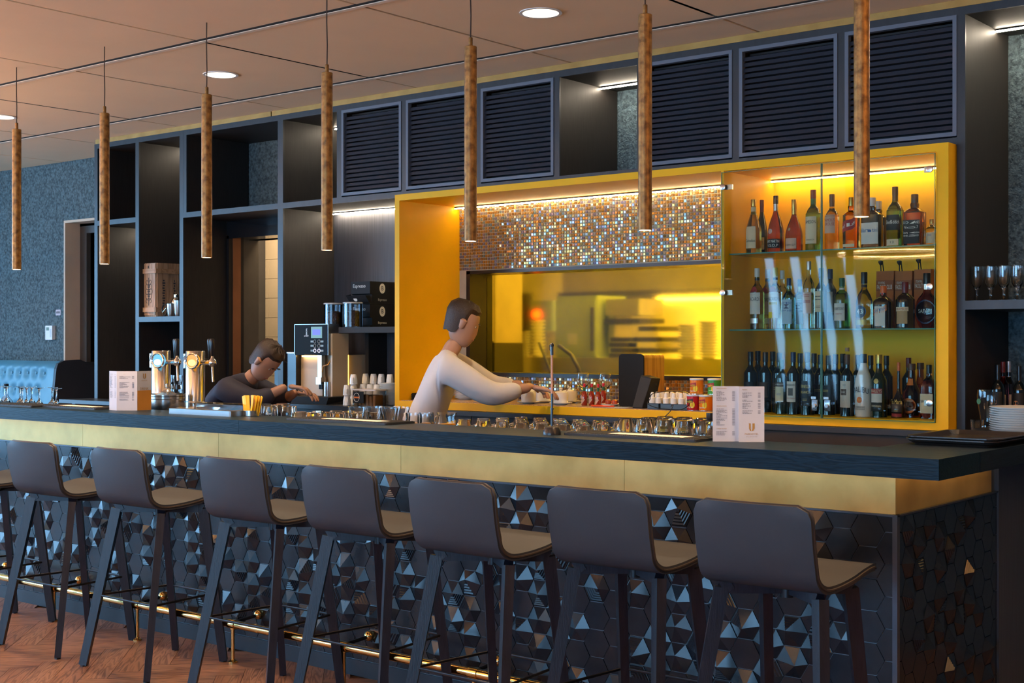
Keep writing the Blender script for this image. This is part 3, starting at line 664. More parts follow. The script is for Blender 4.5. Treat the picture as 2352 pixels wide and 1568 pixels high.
def stack(name, lab, cat, px, py, Y, r, n, dz, m, grp=None, part='plate', z=None):
    p = onY(px, py, Y) if z is None else onY(px, py, Y)[:2]+(z,)
    t = thing(name, lab, cat, p, 0, grp); me = MB().lathe([(r*.55, 0), (r*.6, .002), (r, dz*.75), (r, dz*.95), (r*.95, dz*.95), (r*.55, dz*.5), (0.001, dz*.5)], 22).mesh(part, m)
    for k in range(n): link(part, me, t, (0, 0, k*dz))
    return t
stack('plate_stack', 'stack of plates on the kitchen counter beside the dark doorway', 'plates', 1198, 818, 7.32, .062, 10, .018, M_porc, z=zk)
stack('bowl_stack', 'tall stack of bowls on the kitchen counter', 'bowls', 1236, 818, 7.3, .052, 11, .023, M_porc, z=zk)
stack('plate_stack', 'stack of plates behind the black screen on the kitchen counter', 'plates', 1580, 818, 7.35, .064, 12, .018, M_porc, z=zk)
stack('plate_stack', 'rightmost stack of plates behind the amber pane', 'plates', 1627, 818, 7.32, .064, 13, .018, M_porc, z=zk)
for px, lab, n in ((1425, 'stack of dark trays on the kitchen counter', 4), (1490, 'stack of flat boxes on the kitchen counter behind the screen', 6)):
    t = thing('tray_stack', lab, 'trays', onY(px, 818, 7.3)[:2]+(zk,))
    for k in range(n): MB().bevbox((-.10+.01*(k % 2), 0, k*.035), (.10-.02*(k % 3), .3, k*.035+.03), .02).build('tray', M_kd if k % 2 or px < 1450 else M_kw, t)
t = thing('kitchen_tap', 'dark curved kitchen tap below the steel counter', 'tap', onY(1330, 868, 6.9)[:2]+(1.18,))
MB().tube([(0, 0, 0), (0, 0, .15), (-.06, 0, .24), (-.16, 0, .30)], .014, 8).build('spout', M_kd, t); MB().tube([(-.2, .05, .0), (-.3, .05, .2), (-.36, .05, .32)], .009, 8).build('hose', M_kd, t)
MB().box((-.3, -.1, -.05), (.3, .2, 0)).box((-.05, 0, -1.18), (.05, .1, -.05)).build('sink_edge', M_ks, t)
# ------------------------------------------------------------------ bar stools
def rect_bar(b, p0, p1, w0, d0, w1, d1, wdir, mi=0):
    p0, p1 = Vector(p0), Vector(p1); t = (p1-p0).normalized(); wv = Vector(wdir); wv = (wv-t*wv.dot(t)).normalized(); dv = t.cross(wv)
    vs = []
    for p, w_, d_ in ((p0, w0, d0), (p1, w1, d1)):
        for a, c in ((-1, -1), (1, -1), (1, 1), (-1, 1)): vs.append(p+wv*(a*w_/2)+dv*(c*d_/2))
    b.add(vs, [(0, 3, 2, 1), (4, 5, 6, 7), (0, 1, 5, 4), (1, 2, 6, 5), (2, 3, 7, 6), (3, 0, 4, 7)], mi); return b
def bez(pts, n):
    # smooth polyline through points (Catmull-Rom)
    out = []
    P = [pts[0]]+list(pts)+[pts[-1]]
    for i in range(1, len(P)-2):
        for k in range(n):
            t = k/n; a, b_, c, d = P[i-1], P[i], P[i+1], P[i+2]
            out.append(tuple(.5*((2*b_[q])+(-a[q]+c[q])*t+(2*a[q]-5*b_[q]+4*c[q]-d[q])*t*t+(-a[q]+3*b_[q]-3*c[q]+d[q])*t**3) for q in range(len(b_))))
    out.append(tuple(pts[-1])); return out
prof = bez([(-.232, 1.018), (-.222, .93), (-.207, .85), (-.185, .800), (-.135, .772), (-.06, .768), (.04, .776), (.13, .792), (.19, .798), (.222, .790), (.234, .770)], 4)
NP = len(prof); HWID = .2
def half_width(s, L):
    # s: distance along the profile from the top edge, L total; round the two end corners
    r = .045; e = min(s, L-s)
    return HWID-(r-math.sqrt(max(0, r*r-(r-min(e, r))**2)))
dist = [0]
for i in range(1, NP): dist.append(dist[-1]+math.dist(prof[i], prof[i-1]))
NX = 10
def shell_pt(i, j, off):
    y, z = prof[i]; a = prof[max(i-1, 0)]; c = prof[min(i+1, NP-1)]; ty, tz = c[0]-a[0], c[1]-a[1]; l = math.hypot(ty, tz); ny, nz = -tz/l, ty/l   # normal to the user side
    u = -1+2*j/NX; hw = half_width(dist[i], dist[-1]); bow = .016*(u*u) if z > .83 else .016*(u*u)*max(0, (z-.77)/.06)
    return (u*hw, y+ny*-off*1+bow-.012*0, z-nz*off) if False else (u*hw, y-ny*off+bow, z-nz*off)
def make_stool():
    t = thing('bar_stool', 'stool', 'bar stool', (0, 0, 0), 0, 'upholstered bar stools along the tiled bar')
    b = MB(); th = .024
    vs = [shell_pt(i, j, 0) for i in range(NP) for j in range(NX+1)]+[shell_pt(i, j, th) for i in range(NP) for j in range(NX+1)]
    N = NP*(NX+1); q = lambda i, j, s: s*N+i*(NX+1)+j; fs = []
    for i in range(NP-1):
        for j in range(NX):
            fs.append((q(i, j, 0), q(i, j+1, 0), q(i+1, j+1, 0), q(i+1, j, 0))); fs.append((q(i, j, 1), q(i+1, j, 1), q(i+1, j+1, 1), q(i, j+1, 1)))
        for j in (0, NX): fs.append((q(i, j, 0), q(i+1, j, 0), q(i+1, j, 1), q(i, j, 1)))
    for j in range(NX):
        for i in (0, NP-1): fs.append((q(i, j, 0), q(i, j+1, 0), q(i, j+1, 1), q(i, j, 1)))
    b.add(vs, fs, 0, True); seat = b.build('seat_shell', M_leather, t)
    rim = [shell_pt(0, j, th/2) for j in range(NX+1)]+[shell_pt(i, NX, th/2) for i in range(1, NP-1)]+[shell_pt(NP-1, NX-j, th/2) for j in range(NX+1)]+[shell_pt(NP-1-i, 0, th/2) for i in range(1, NP-1)]
    MB().tube(rim, .0045, 6, closed=True).build('piping', M_piping, seat)
    legs = [((-.170, -.115), (-.205, -.150), (-.245, -.245)), ((.170, -.115), (.205, -.150), (.245, -.245)), ((-.150, .135), (-.165, .19), (-.185, .225)), ((.150, .135), (.165, .19), (.185, .225))]
    ZLT = .738; ZR = .325
    ring = []
    for (tx, ty), _, (bx_, by_) in legs:
        b = MB(); out = Vector((tx, ty, 0)).normalized()
        # top bend then the straight leg
        p_in = (tx-out.x*.03, ty-out.y*.03, ZLT+.005); p_k = (tx, ty, ZLT-.012); foot = (bx_, by_, .006)
        side = (-out.y, out.x, 0)
        rect_bar(b, p_in, p_k, .034, .040, .034, .046, side); rect_bar(b, p_k, foot, .034, .046, .030, .036, side); b.build('leg', M_stain, t)
        f = MB().bevbox((bx_-.011, by_-.011, 0), (bx_+.011, by_+.011, .006), .003).build('foot_glide', M_bplast, t)
        k = (ZLT-ZR)/ZLT; ring.append((tx+(bx_-tx)*k, ty+(by_-ty)*k, ZR))
    b = MB()
    for i, j in ((0, 3), (1, 2)):
        a, c = legs[i][0], legs[j][0]; rect_bar(b, (a[0]*.93, a[1]*.9, ZLT-.004), (c[0]*.93, c[1]*.9, ZLT-.004), .034, .050, .034, .050, (0, 0, 1) if False else (-(c[1]-a[1]), c[0]-a[0], 0))
    b.build('seat_frame', M_stain, t)
    MB().box((-.09, -.09, ZLT+.021), (.09, .09, ZLT+.027)).cyl((0, 0, ZLT-.04), (0, 0, ZLT+.024), .02).build('mounting_plate', M_blackm, t)
    o = [ring[0], ring[1], ring[3], ring[2]]; MB().tube(o, .0055, 8, closed=True).build('footrest', M_blackm, t)
    return t
stool = make_stool()
spots = [(-6.67, 3.85, 0, 'bar stool cut off by the left picture edge'), (-5.952, 3.85, .02, 'leftmost bar stool shown with its backrest'), (-5.238, 3.85, -.01, 'second bar stool from the left with a full backrest'),
         (-4.444, 3.85, .015, 'bar stool third from the left below the yellow sugar sticks'), (-3.805, 3.85, 0, 'middle bar stool, fourth full one from the left'),
         (-3.130, 3.75, -.02, 'bar stool pulled slightly back, third from the right'), (-2.582, 3.85, .01, 'second bar stool from the right below the standing menu'), (-2.006, 3.85, .0, 'rightmost bar stool nearest to the bar corner')]
for i, (x, y, a, lab) in enumerate(spots):
    if i == 0: stool.location = (x, y, 0); stool.rotation_euler = (0, 0, a); stool['label'] = lab
    else: dup(stool, (x, y, 0), a, lab)
# ------------------------------------------------------------------ hanging tube lamps
PY, PR, PB, PT = 4.015, .0247, 1.897, 2.662
def make_pendant():
    t = thing('pendant_lamp', 'lamp', 'pendant lamp', (0, 0, 0), 0, 'rusty tube pendants above the bar')
    MB().lathe([(PR, PB), (PR, PT-.002), (PR-.002, PT), (.001, PT), (.001, PT-.003), (PR-.003, PT-.003), (PR-.003, PB)], 28, close=True).build('tube', M_rust, t)
    MB().lathe([(.0085, PT), (.0085, PT+.034), (.006, PT+.036), (.001, PT+.036)], 12).build('collar', M_rust, t)
    MB().tube([(0, 0, PT+.03), (.002, 0, PT+.12), (-.0015, 0, PT+.22), (0, 0, 3.0)], .0028, 6).build('cord', M_cord, t)
    MB().lathe([(.001, PB+.001), (PR-.003, PB+.001), (PR-.003, PB+.006), (.001, PB+.006)], 24).build('bulb', M_bulb, t)
    return t
pend = make_pendant()
plab = ['leftmost rusty tube pendant near the felt wall', 'second tube pendant from the left by the doorway', 'third tube pendant from the left in front of the passage', 'fourth tube pendant, in front of the coffee nook', 'tube pendant in front of the left end of the mosaic', 'tube pendant in front of the middle louvres, second from the right', 'rightmost tube pendant in front of the bottle cabinet']
for i in range(7):
    p = (-6.738+.8178*i, PY, 0)
    if i == 0: pend.location = p; pend['label'] = plab[0]
    else: dup(pend, p, 0, plab[i])
    spot((p[0], PY, PB-.004), 32, (1, .62, .36), 115, .7, .02)
# ring chandeliers behind the viewer (some show reflected; extra rings added to warm the ceiling)
RL = ['glowing ring chandelier just behind the viewer on the left', 'largest glowing ring chandelier towards the windows', 'glowing ring chandelier at the far left of the room', 'added ring chandelier behind the viewer for warm ceiling light', 'added ring chandelier at the right of the room for warm ceiling light', 'added ring chandelier in the far left corner for warm ceiling light']
for k, (x, y, z, r) in enumerate(((-5.4, -1.2, 2.35, .55), (-7.0, .6, 2.2, .6), (-8.6, 2.6, 2.2, .6), (-2.3, .0, 2.15, .55), (.7, 3.3, 2.2, .55), (-10.6, -2.2, 2.3, .6))):
    t = thing('ring_chandelier', RL[k], 'chandelier', (x, y, z), 0, 'ring chandeliers')
    def ringbox(name, r0, r1, z0, z1, m):
        MB().lathe([(r0, z0), (r1, z0), (r1, z1), (r0, z1)], 48, close=True, smooth=False).build(name, m, t)
    ringbox('housing', r-.016, r+.016, .003, .020, M_blackm); ringbox('lower_diffuser', r-.013, r+.013, 0, .003, emit('ring_glow', (1, .66, .36), 14)); ringbox('added_uplight', r-.015, r+.015, .020, .024, emit('added_uplight_glow', (1, .56, .21), 170))  # strong upper faces added as uplights to warm the ceiling
    b = MB()
    for i in range(3): b.cyl((r*math.cos(2.1*i), r*math.sin(2.1*i), .02), (0, 0, 3.0-z), .002, 5)
    b.build('wires', M_blackm, t)
# ------------------------------------------------------------------ things on the bar top
pretext(['U', 'PARKHOTEL', 'DRINK', 'WARME DRANKEN', 'FRISDRANKEN', 'U PARK WATER', 'WIJNEN', 'SPARKLING & WIJNEN', 'BIEREN', 'STICHTING', 'FACULTY CLUB', 'Espresso', 'B', 'Bocca', 'JAMESON', 'Calvados', 'RÉMY MARTIN', 'V.S.O.P', 'JOSEPH GUY', 'FAMOUS', 'GROUSE', 'Red Label', "Ballantine's", 'Glenfiddich', '12', "JACK DANIEL'S", 'No.7', 'Tennessee', 'WHISKEY', 'BACARDÍ', 'LIMÓN', 'BOMBAY', 'SAPPHIRE', "ROBERTSON'S", 'PORTO', '43', 'COINTREAU', 'DRAMBUIE', 'SAFARI', 'MALIBU', 'BAILEYS', 'ORIGINAL', 'Tia Maria', 'KOFFIELIKEUR', 'DISARONNO', 'VERNELLO', 'ORGANICO', 'FERRANDIERE', 'Cabernet Sauvignon', 'LA BEACH', 'TABASCO', 'Pringles', 'Original', 'Paprika', 'Sour Cream', 'SIGURO', 'JANNEL', 'PETITE', 'PORT', 'WMF', 'presto!', 'CARIBBEAN RUM', 'WITH COCONUT', 'EST', 'HOTEL | MEET | EAT | SLEEP', 'DOUWE'])
for key, n in (('EST', 2), ('PORT', 2), ('PETITE', 3), ('SPARKLING & WIJNEN', 1), ('Sour Cream', 1)):
    # print that cannot be read in the photograph: rows of small dashes
    v_, f_ = [], []
    for r_ in range(n):
        for c_ in range(6):
            x_, y_ = -.9+c_*.3, .25-.5*r_/max(1, n-1)*1.0; k_ = len(v_); v_ += [(x_, y_, 0), (x_+.18+.08*(c_ % 2), y_, 0), (x_+.18+.08*(c_ % 2), y_+.16, 0), (x_, y_+.16, 0)]; f_.append((k_, k_+1, k_+2, k_+3))
    TXT[key] = (v_, f_)
def panel_fn(o, ux, n=(0, 0, 0), eps=.0006):
    ox, oy, oz = o; return lambda x, y: (ox+ux[0]*x+n[0]*eps, oy+ux[1]*x+n[1]*eps, oz+y)
def menu(label, folds, z0, h, cols, draw):
    # folds: list of (x, y) corner points; each stretch is one panel of card
    c0 = folds[0]; t = thing('menu_card', label, 'menu', (c0[0], c0[1], z0))
    for i, (a, c) in enumerate(zip(folds, folds[1:])):
        a = Vector((a[0]-c0[0], a[1]-c0[1], 0)); c = Vector((c[0]-c0[0], c[1]-c0[1], 0)); u = (c-a).normalized(); n = Vector((u.y, -u.x, 0)); l = (c-a).length
        b = MB(); k = n*-.0006
        b.add([a, c, c+Vector((0, 0, h)), a+Vector((0, 0, h)), a+k, c+k, c+k+Vector((0, 0, h)), a+k+Vector((0, 0, h))], [(0, 1, 2, 3), (7, 6, 5, 4), (0, 4, 5, 1), (3, 2, 6, 7), (0, 3, 7, 4), (1, 5, 6, 2)])
        p = b.build('panel', M_paper, t)
        draw(i, p, lambda x, y, a=a, u=u, n=n, l=l: tuple(a+u*(x+l/2)+n*.0007+Vector((0, 0, y))), l, h)
    return t
def textlines(p, fn, l, zs, rng_, w=.5, price=True):
    b = MB()
    for z in zs:
        x = -l*.36; e = x+l*rng_.uniform(.12, w)
        while x < e:
            dx = rng_.uniform(.003, .008); b.add([fn(x, z), fn(min(x+dx, e), z), fn(min(x+dx, e), z+.0014), fn(x, z+.0014)], [(0, 1, 2, 3)]); x += dx+.0012
        if price: b.add([fn(l*.25, z), fn(l*.35, z), fn(l*.35, z+.0014), fn(l*.25, z+.0014)], [(0, 1, 2, 3)])
    b.build('small_print', M_ink, p)['kind'] = 'stuff'
RR = random.Random(3)
def draw_text(par, name, s, size, fn, m, maxw=None, dx=0, dz=0):
    b = MB(); lettering(b, s, size, lambda x, y: fn(x+dx, y+dz), 0, maxw); b.build(name, m, par, fix=False)
def u_logo(par, fn, cx, cz, hh):
    b = MB(); w_ = hh*.40; t_ = hh*.24
    b.add([fn(cx-w_, cz+hh*.5), fn(cx-w_+t_*1.2, cz+hh*.5), fn(cx-w_+t_*1.2, cz-hh*.2), fn(cx-w_*.12, cz-hh*.42), fn(cx-w_*.05, cz-hh*.5), fn(cx-w_*.6, cz-hh*.42), fn(cx-w_+t_*.3, cz-hh*.15), fn(cx-w_+t_*.3, cz+hh*.42)], [tuple(range(8))])
    b.add([fn(cx+w_*.28, cz+hh*.5), fn(cx+w_, cz+hh*.5), fn(cx+w_, cz-hh*.15), fn(cx+w_*.55, cz-hh*.45), fn(cx+w_*.0, cz-hh*.5), fn(cx+w_*.28, cz-hh*.2)], [tuple(range(6))])
    b.build('logo', M_goldink, par, fix=False)
def draw_right(i, p, fn, l, h):
    if i == 1: return
    if i == 0:
        for s, z, n in (('WARME DRANKEN', .192, 9), ('FRISDRANKEN', .128, 15), ('U PARK WATER', .046, 4)):
            draw_text(p, 'heading', s, .0056, fn, M_goldink, l*.4, -l*.16, z); textlines(p, fn, l, [z-.011-k*.0041 for k in range(n)], RR, .42)
    else:
        draw_text(p, 'heading', 'WIJNEN', .0056, fn, M_goldink, l*.2, -l*.27, .188)
        textlines(p, fn, l, [.176-k*.0041 for k in range(5)]+[.150, .146]+[.137-k*.0041 for k in range(5)]+[.111, .107, .103], RR, .42)
        u_logo(p, fn, 0, .053, .028); draw_text(p, 'lettering', 'PARKHOTEL', .0090, fn, M_goldink, l*.56, 0, .028); draw_text(p, 'lettering', 'HOTEL | MEET | EAT | SLEEP', .0034, fn, M_goldink, l*.56, 0, .0185)
a = onZ(1637, 1013.5, CZ); b_ = onZ(1702, 1017.5, CZ); d = onZ(1770, 1022, CZ); u_ = Vector((ca, sa, 0))
b1 = Vector(a)+u_*.094; mid = b1+Vector((.012, -.02, 0)); e_ = mid+u_*.092
menu('white folded menu standing on the bar in front of the bottle cabinet', [a[:2], b1[:2], mid[:2], e_[:2]], CZ, .2, None, draw_right)
M_tan = mat('tan_card', (.52, .22, .03), .7)
def draw_left(i, p, fn, l, h):
    if i == 0:
        textlines(p, fn, l, [.19]+[.180-k*.0041 for k in range(16)]+[.106]+[.098-k*.0041 for k in range(9)], RR, .4)
    if i == 1:
        draw_text(p, 'heading', 'SPARKLING & WIJNEN', .0056, fn, M_goldink, l*.46, -l*.13, .190); textlines(p, fn, l, [.180-k*.0041 for k in range(4)]+[.147-k*.0041 for k in range(8)]+[.096-k*.0041 for k in range(6)]+[.066, .058, .054], RR, .55)
    if i == 2:
        bb = MB(); bb.add([fn(-l/2+.001, 0.0005), fn(l/2-.001, .0005), fn(l/2-.001, .105), fn(-l/2+.001, .105)], [(0, 1, 2, 3)]); bb.build('printed_field', M_tan, p, fix=False)
        draw_text(p, 'lettering', 'DRINK', .020, fn, M_goldink, l*.75, 0, .113); u_logo(p, fn, 0, .180, .028); draw_text(p, 'lettering', 'PARKHOTEL', .007, fn, M_goldink, l*.5, 0, .156)
p1 = Vector(onZ(268, 942.5, CZ)); fw = Vector((-sa, ca, 0)); p2 = p1+u_*.108; p0 = p1-u_*.061+fw*.074; p3 = p2+u_*.053+fw*.080
menu('white three-panel menu with tan field standing beside the beer tap', [p0[:2], p1[:2], p2[:2], p3[:2]], CZ, .207, None, draw_left)
# rubber bar mats with paper
M_rub = mat('black_rubber', (.014, .016, .019), .55, bump=.2, bscale=200)
for k, (pa, pb, lab) in enumerate((((-30, 929), (55, 934), 'dark bar mat at the left picture edge'), ((84, 931), (226, 938.5), 'dark bar mat beside the inverted stem glasses'), ((676, 960), (884, 973.5), 'dark bar mat in front of the tumblers below the fourth pendant'), ((1305, 994), (1600, 1011), 'dark bar mat in front of the large tumblers beside the menu'))):
    A, B = onZ(*pa, CZ+.006), onZ(*pb, CZ+.006); x0, x1 = A[0], B[0]; y0 = max(4.10, (A[1]+B[1])/2-.02)
    y0 = min(y0, 4.19); t = thing('bar_mat', lab, 'bar mat', ((x0+x1)/2, y0, CZ), 0, 'rubber mats on the bar'); hw = (x1-x0)/2
    MB().bevbox((-hw, 0, 0), (hw, .19, .009), .01).build('mat', M_rub, t); bb = MB()
    for i in range(int(hw*2/.02)): bb.box((-hw+.012+i*.02, .012, .009), (-hw+.022+i*.02, .178, .011))
    bb.build('ribs', M_rub, t)
    if k: MB().add([(-hw*.4, .045, .0115), (hw*.75, .030, .0115), (hw*.78, .10, .0118), (-hw*.37, .115, .0118)], [(0, 1, 2, 3)]).build('paper_slip', mat('cream_paper', (.75, .62, .5), .8), t)
# slim pole stand
p = onZ(1257, 999, CZ); pole = thing('pole_stand', 'slim upright pole with wooden middle on a round black base', 'stand', (p[0]+.0, p[1]+.03, CZ))
MB().lathe([(.036, 0), (.036, .012), (.027, .030), (.013, .034), (.001, .034)], 24).build('base', M_bplast, pole)
MB().cyl((0, 0, .03), (0, 0, .10), .0050, 8).cyl((0, 0, .098), (0, 0, .104), .0075, 8).cyl((0, 0, .10), (0, 0, .16), .0040, 8).build('lower_rod', M_bplast, pole)
MB().cyl((0, 0, .16), (0, 0, .31), .0044, 8).build('wooden_rod', mat('pale_wood_rod', (.42, .22, .13), .5), pole)
MB().cyl((0, 0, .31), (0, 0, .345), .0062, 8).lathe([(.001, .34), (.007, .343), (.008, .349), (.005, .355), (.001, .357)], 12).tube([(-.002, 0, .352), (-.011, 0, .348), (-.013, 0, .335), (-.009, 0, .326)], .0012, 5).build('tip', M_bplast, pole)
# serving trays and plates on the return
M_tray = mat('brown_black_tray', (.022, .018, .016), .28)
def tray(label, c, hx, hy, rz, group='serving trays'):
    t = thing('serving_tray', label, 'tray', c, rz, group); b = MB(); n = 6; r = .05
    def loop(ex, z):
        pts = []
        for cx, cy, a0 in ((hx-r, hy-r, 0), (-hx+r, hy-r, PI/2), (-hx+r, -hy+r, PI), (hx-r, -hy+r, 1.5*PI)):
            for k in range(n+1): tt = a0+PI/2*k/n; pts.append((cx+(r+ex)*math.cos(tt), cy+(r+ex)*math.sin(tt), z))
        return pts
    L_ = [loop(-.032, 0), loop(-.008, .022), loop(0, .023), loop(0, .019), loop(-.006, .018), loop(-.012, .012), loop(-.034, .003)]
    m = len(L_[0]); vs = [p for l in L_ for p in l]; fs = []
    for a in range(len(L_)-1):
        for k in range(m): fs.append((a*m+k, a*m+(k+1) % m, (a+1)*m+(k+1) % m, (a+1)*m+k))
    L2 = len(L_)-1; fs.append(tuple(range(L2*m, L2*m+m))); fs.append(tuple(range(m)))
    # reorder: outer bottom -> rim -> inner
    b.add(vs, fs, 0, False); b.build('dish', M_tray, t); return t
tray('large dark serving tray on the bar corner, lower of two', (-1.765, 4.78, CZ), .165, .225, 0.0)
tray('large dark serving tray lying on another tray at the bar corner', (-1.762, 4.785, CZ+.0045+.019-.015), .165, .225, .01)
t = thing('round_tray', 'round dark tray below the plate stack', 'tray', (-1.775, 5.33, CZ), 0, 'serving trays')
MB().lathe([(.001, 0), (.15, 0), (.170, .014), (.172, .018), (.165, .014), (.148, .004), (.001, .003)], 36).build('dish', M_tray, t)
pl = thing('plate_stack', 'stack of white dinner plates at the right picture edge', 'plates', (-1.765, 5.32, CZ+.006))
pm_ = MB().lathe([(.001, 0), (.075, 0), (.08, .003), (.118, .012), (.121, .015), (.117, .0155), (.08, .008), (.001, .007)], 36).mesh('plate', M_porc)
for k in range(11): link('plate', pm_, pl, (0, 0, k*.0088))
# ------------------------------------------------------------------ bottles
def gl(name, col, rough=.02, ior=1.45): return mat(name, col, rough, trans=1., ior=ior, var=.04)
GA = gl('amber_spirit', (.80, .30, .05)); GA2 = gl('dark_amber_spirit', (.45, .10, .02)); GG = gl('green_glass', (.20, .42, .06)); GO = gl('olive_glass', (.42, .38, .08)); GC = gl('pale_spirit', (.88, .90, .74)); GB = gl('sapphire_glass', (.35, .80, .92))
GY = gl('honey_glass', (.90, .62, .22)); GR = gl('red_liqueur', (.30, .03, .03)); GD = mat('near_black_glass', (.008, .010, .009), .06, coat=.5); GBr = gl('brown_glass', (.35, .11, .02)); GDk = mat('dark_brown_glass', (.018, .008, .005), .07, coat=.5); GW = mat('white_gloss_bottle', (.78, .72, .66), .15); GGd = mat('dark_green_glass', (.010, .022, .012), .07, coat=.5)
def pm(n, c, r=.45, metal=0.): return mat(n, c, r, metal=metal, var=.06)
K = pm('cap_black', (.012, .012, .014), .3); KR = pm('cap_dark_red', (.16, .015, .02), .35); KG = pm('cap_gold', (.55, .36, .10), .3, .8); KW = pm('cap_white', (.62, .60, .58), .4); KY = pm('cap_yellow', (.60, .45, .03), .4); KO = pm('cap_orange', (.70, .13, .02), .4); KB = pm('cap_navy', (.015, .03, .09), .35); KS = pm('cap_silver', (.55, .52, .52), .3, .6); KBr = pm('cap_brown', (.12, .045, .02), .4); KGr = pm('cap_green', (.02, .10, .04), .4)
LC = pm('label_cream', (.66, .56, .38), .7); LW = pm('label_white', (.66, .62, .56), .7); LK = pm('label_black', (.012, .012, .012), .6); LB = pm('label_blue', (.35, .50, .62), .6); LR = pm('label_red', (.35, .03, .03), .6); LP = pm('label_peach', (.62, .40, .30), .7); LG = pm('label_gold', (.50, .36, .12), .4, .4); LT = pm('label_tan', (.42, .26, .12), .6); LDB = pm('label_dark_brown', (.06, .03, .02), .6); LO = pm('label_orange', (.65, .16, .02), .6); LY = pm('label_yellow', (.72, .55, .02), .6); LGr = pm('label_green', (.05, .16, .06), .6)
SH = {  # normalised profiles up to the cap: (radius, height)
 'spirit': [(0, .0), (.92, 0), (1, .02), (1, .56), (.95, .61), (.72, .68), (.40, .74), (.34, .78), (.33, .86)],
 'tall': [(0, 0), (.92, 0), (1, .02), (1, .55), (.97, .60), (.80, .68), (.45, .75), (.36, .79), (.34, .88)],
 'wine': [(0, 0), (.94, 0), (1, .02), (1, .60), (.93, .66), (.62, .72), (.40, .76), (.37, .80), (.36, .84)],
 'slope': [(0, 0), (.92, 0), (1, .02), (1, .40), (.9, .50), (.62, .64), (.40, .74), (.34, .80), (.33, .88)],
 'tear': [(0, 0), (.97, 0), (1, .03), (1, .25), (.93, .38), (.70, .52), (.42, .64), (.28, .72), (.27, .84)],
 'cognac': [(0, 0), (.95, 0), (1, .03), (1, .32), (.90, .45), (.60, .60), (.34, .70), (.29, .76), (.28, .86)],
 'square': [(0, 0), (.95, 0), (1, .02), (1, .60), (.93, .66), (.55, .72), (.36, .74), (.40, .80), (.34, .84)],
 'short': [(0, 0), (.93, 0), (1, .03), (1, .56), (.92, .65), (.62, .72), (.34, .76), (.31, .84)],
 'malibu': [(0, 0), (.84, 0), (.93, .03), (.96, .22), (.94, .32), (1, .42), (1, .50), (.86, .62), (.56, .74), (.36, .84), (.34, .86)],
 'baileys': [(0, 0), (.93, 0), (1, .03), (1, .52), (.85, .62), (.52, .70), (.40, .76), (.37, .86)],
 'beer': [(0, 0), (.93, 0), (1, .03), (1, .38), (.9, .48), (.55, .62), (.42, .70), (.37, .88)],
 'moon': [(0, 0), (.45, 0), (.62, .03), (.90, .16), (1, .30), (.96, .42), (.75, .54), (.38, .64), (.27, .72), (.25, .80)],
 'flask': [(0, 0), (.96, 0), (1, .03), (1, .20), (.88, .30), (.42, .42), (.24, .50), (.20, .60), (.20, .85)],
 'bell': [(0, 0), (.95, 0), (1, .03), (1, .42), (.95, .5), (.72, .6), (.42, .68), (.32, .74), (.33, .80)]}
PLACED = {}
def free_y(px, Y, r, z, lo=5.80, hi=6.243):
    # slide a bottle along its line of sight until it stands clear of its neighbours
    L_ = PLACED.setdefault(round(z, 2), [])
    for d in sorted([k*.01 for k in range(-14, 34)], key=abs):
        y = Y+d; x = onY(px, 786, y)[0]
        if lo+r <= y <= hi-r and all(math.hypot(x-a, y-b) > r+c+.001 for a, b, c in L_): break
    else: y = Y; x = onY(px, 786, y)[0]
    L_.append((x, y, r)); return y
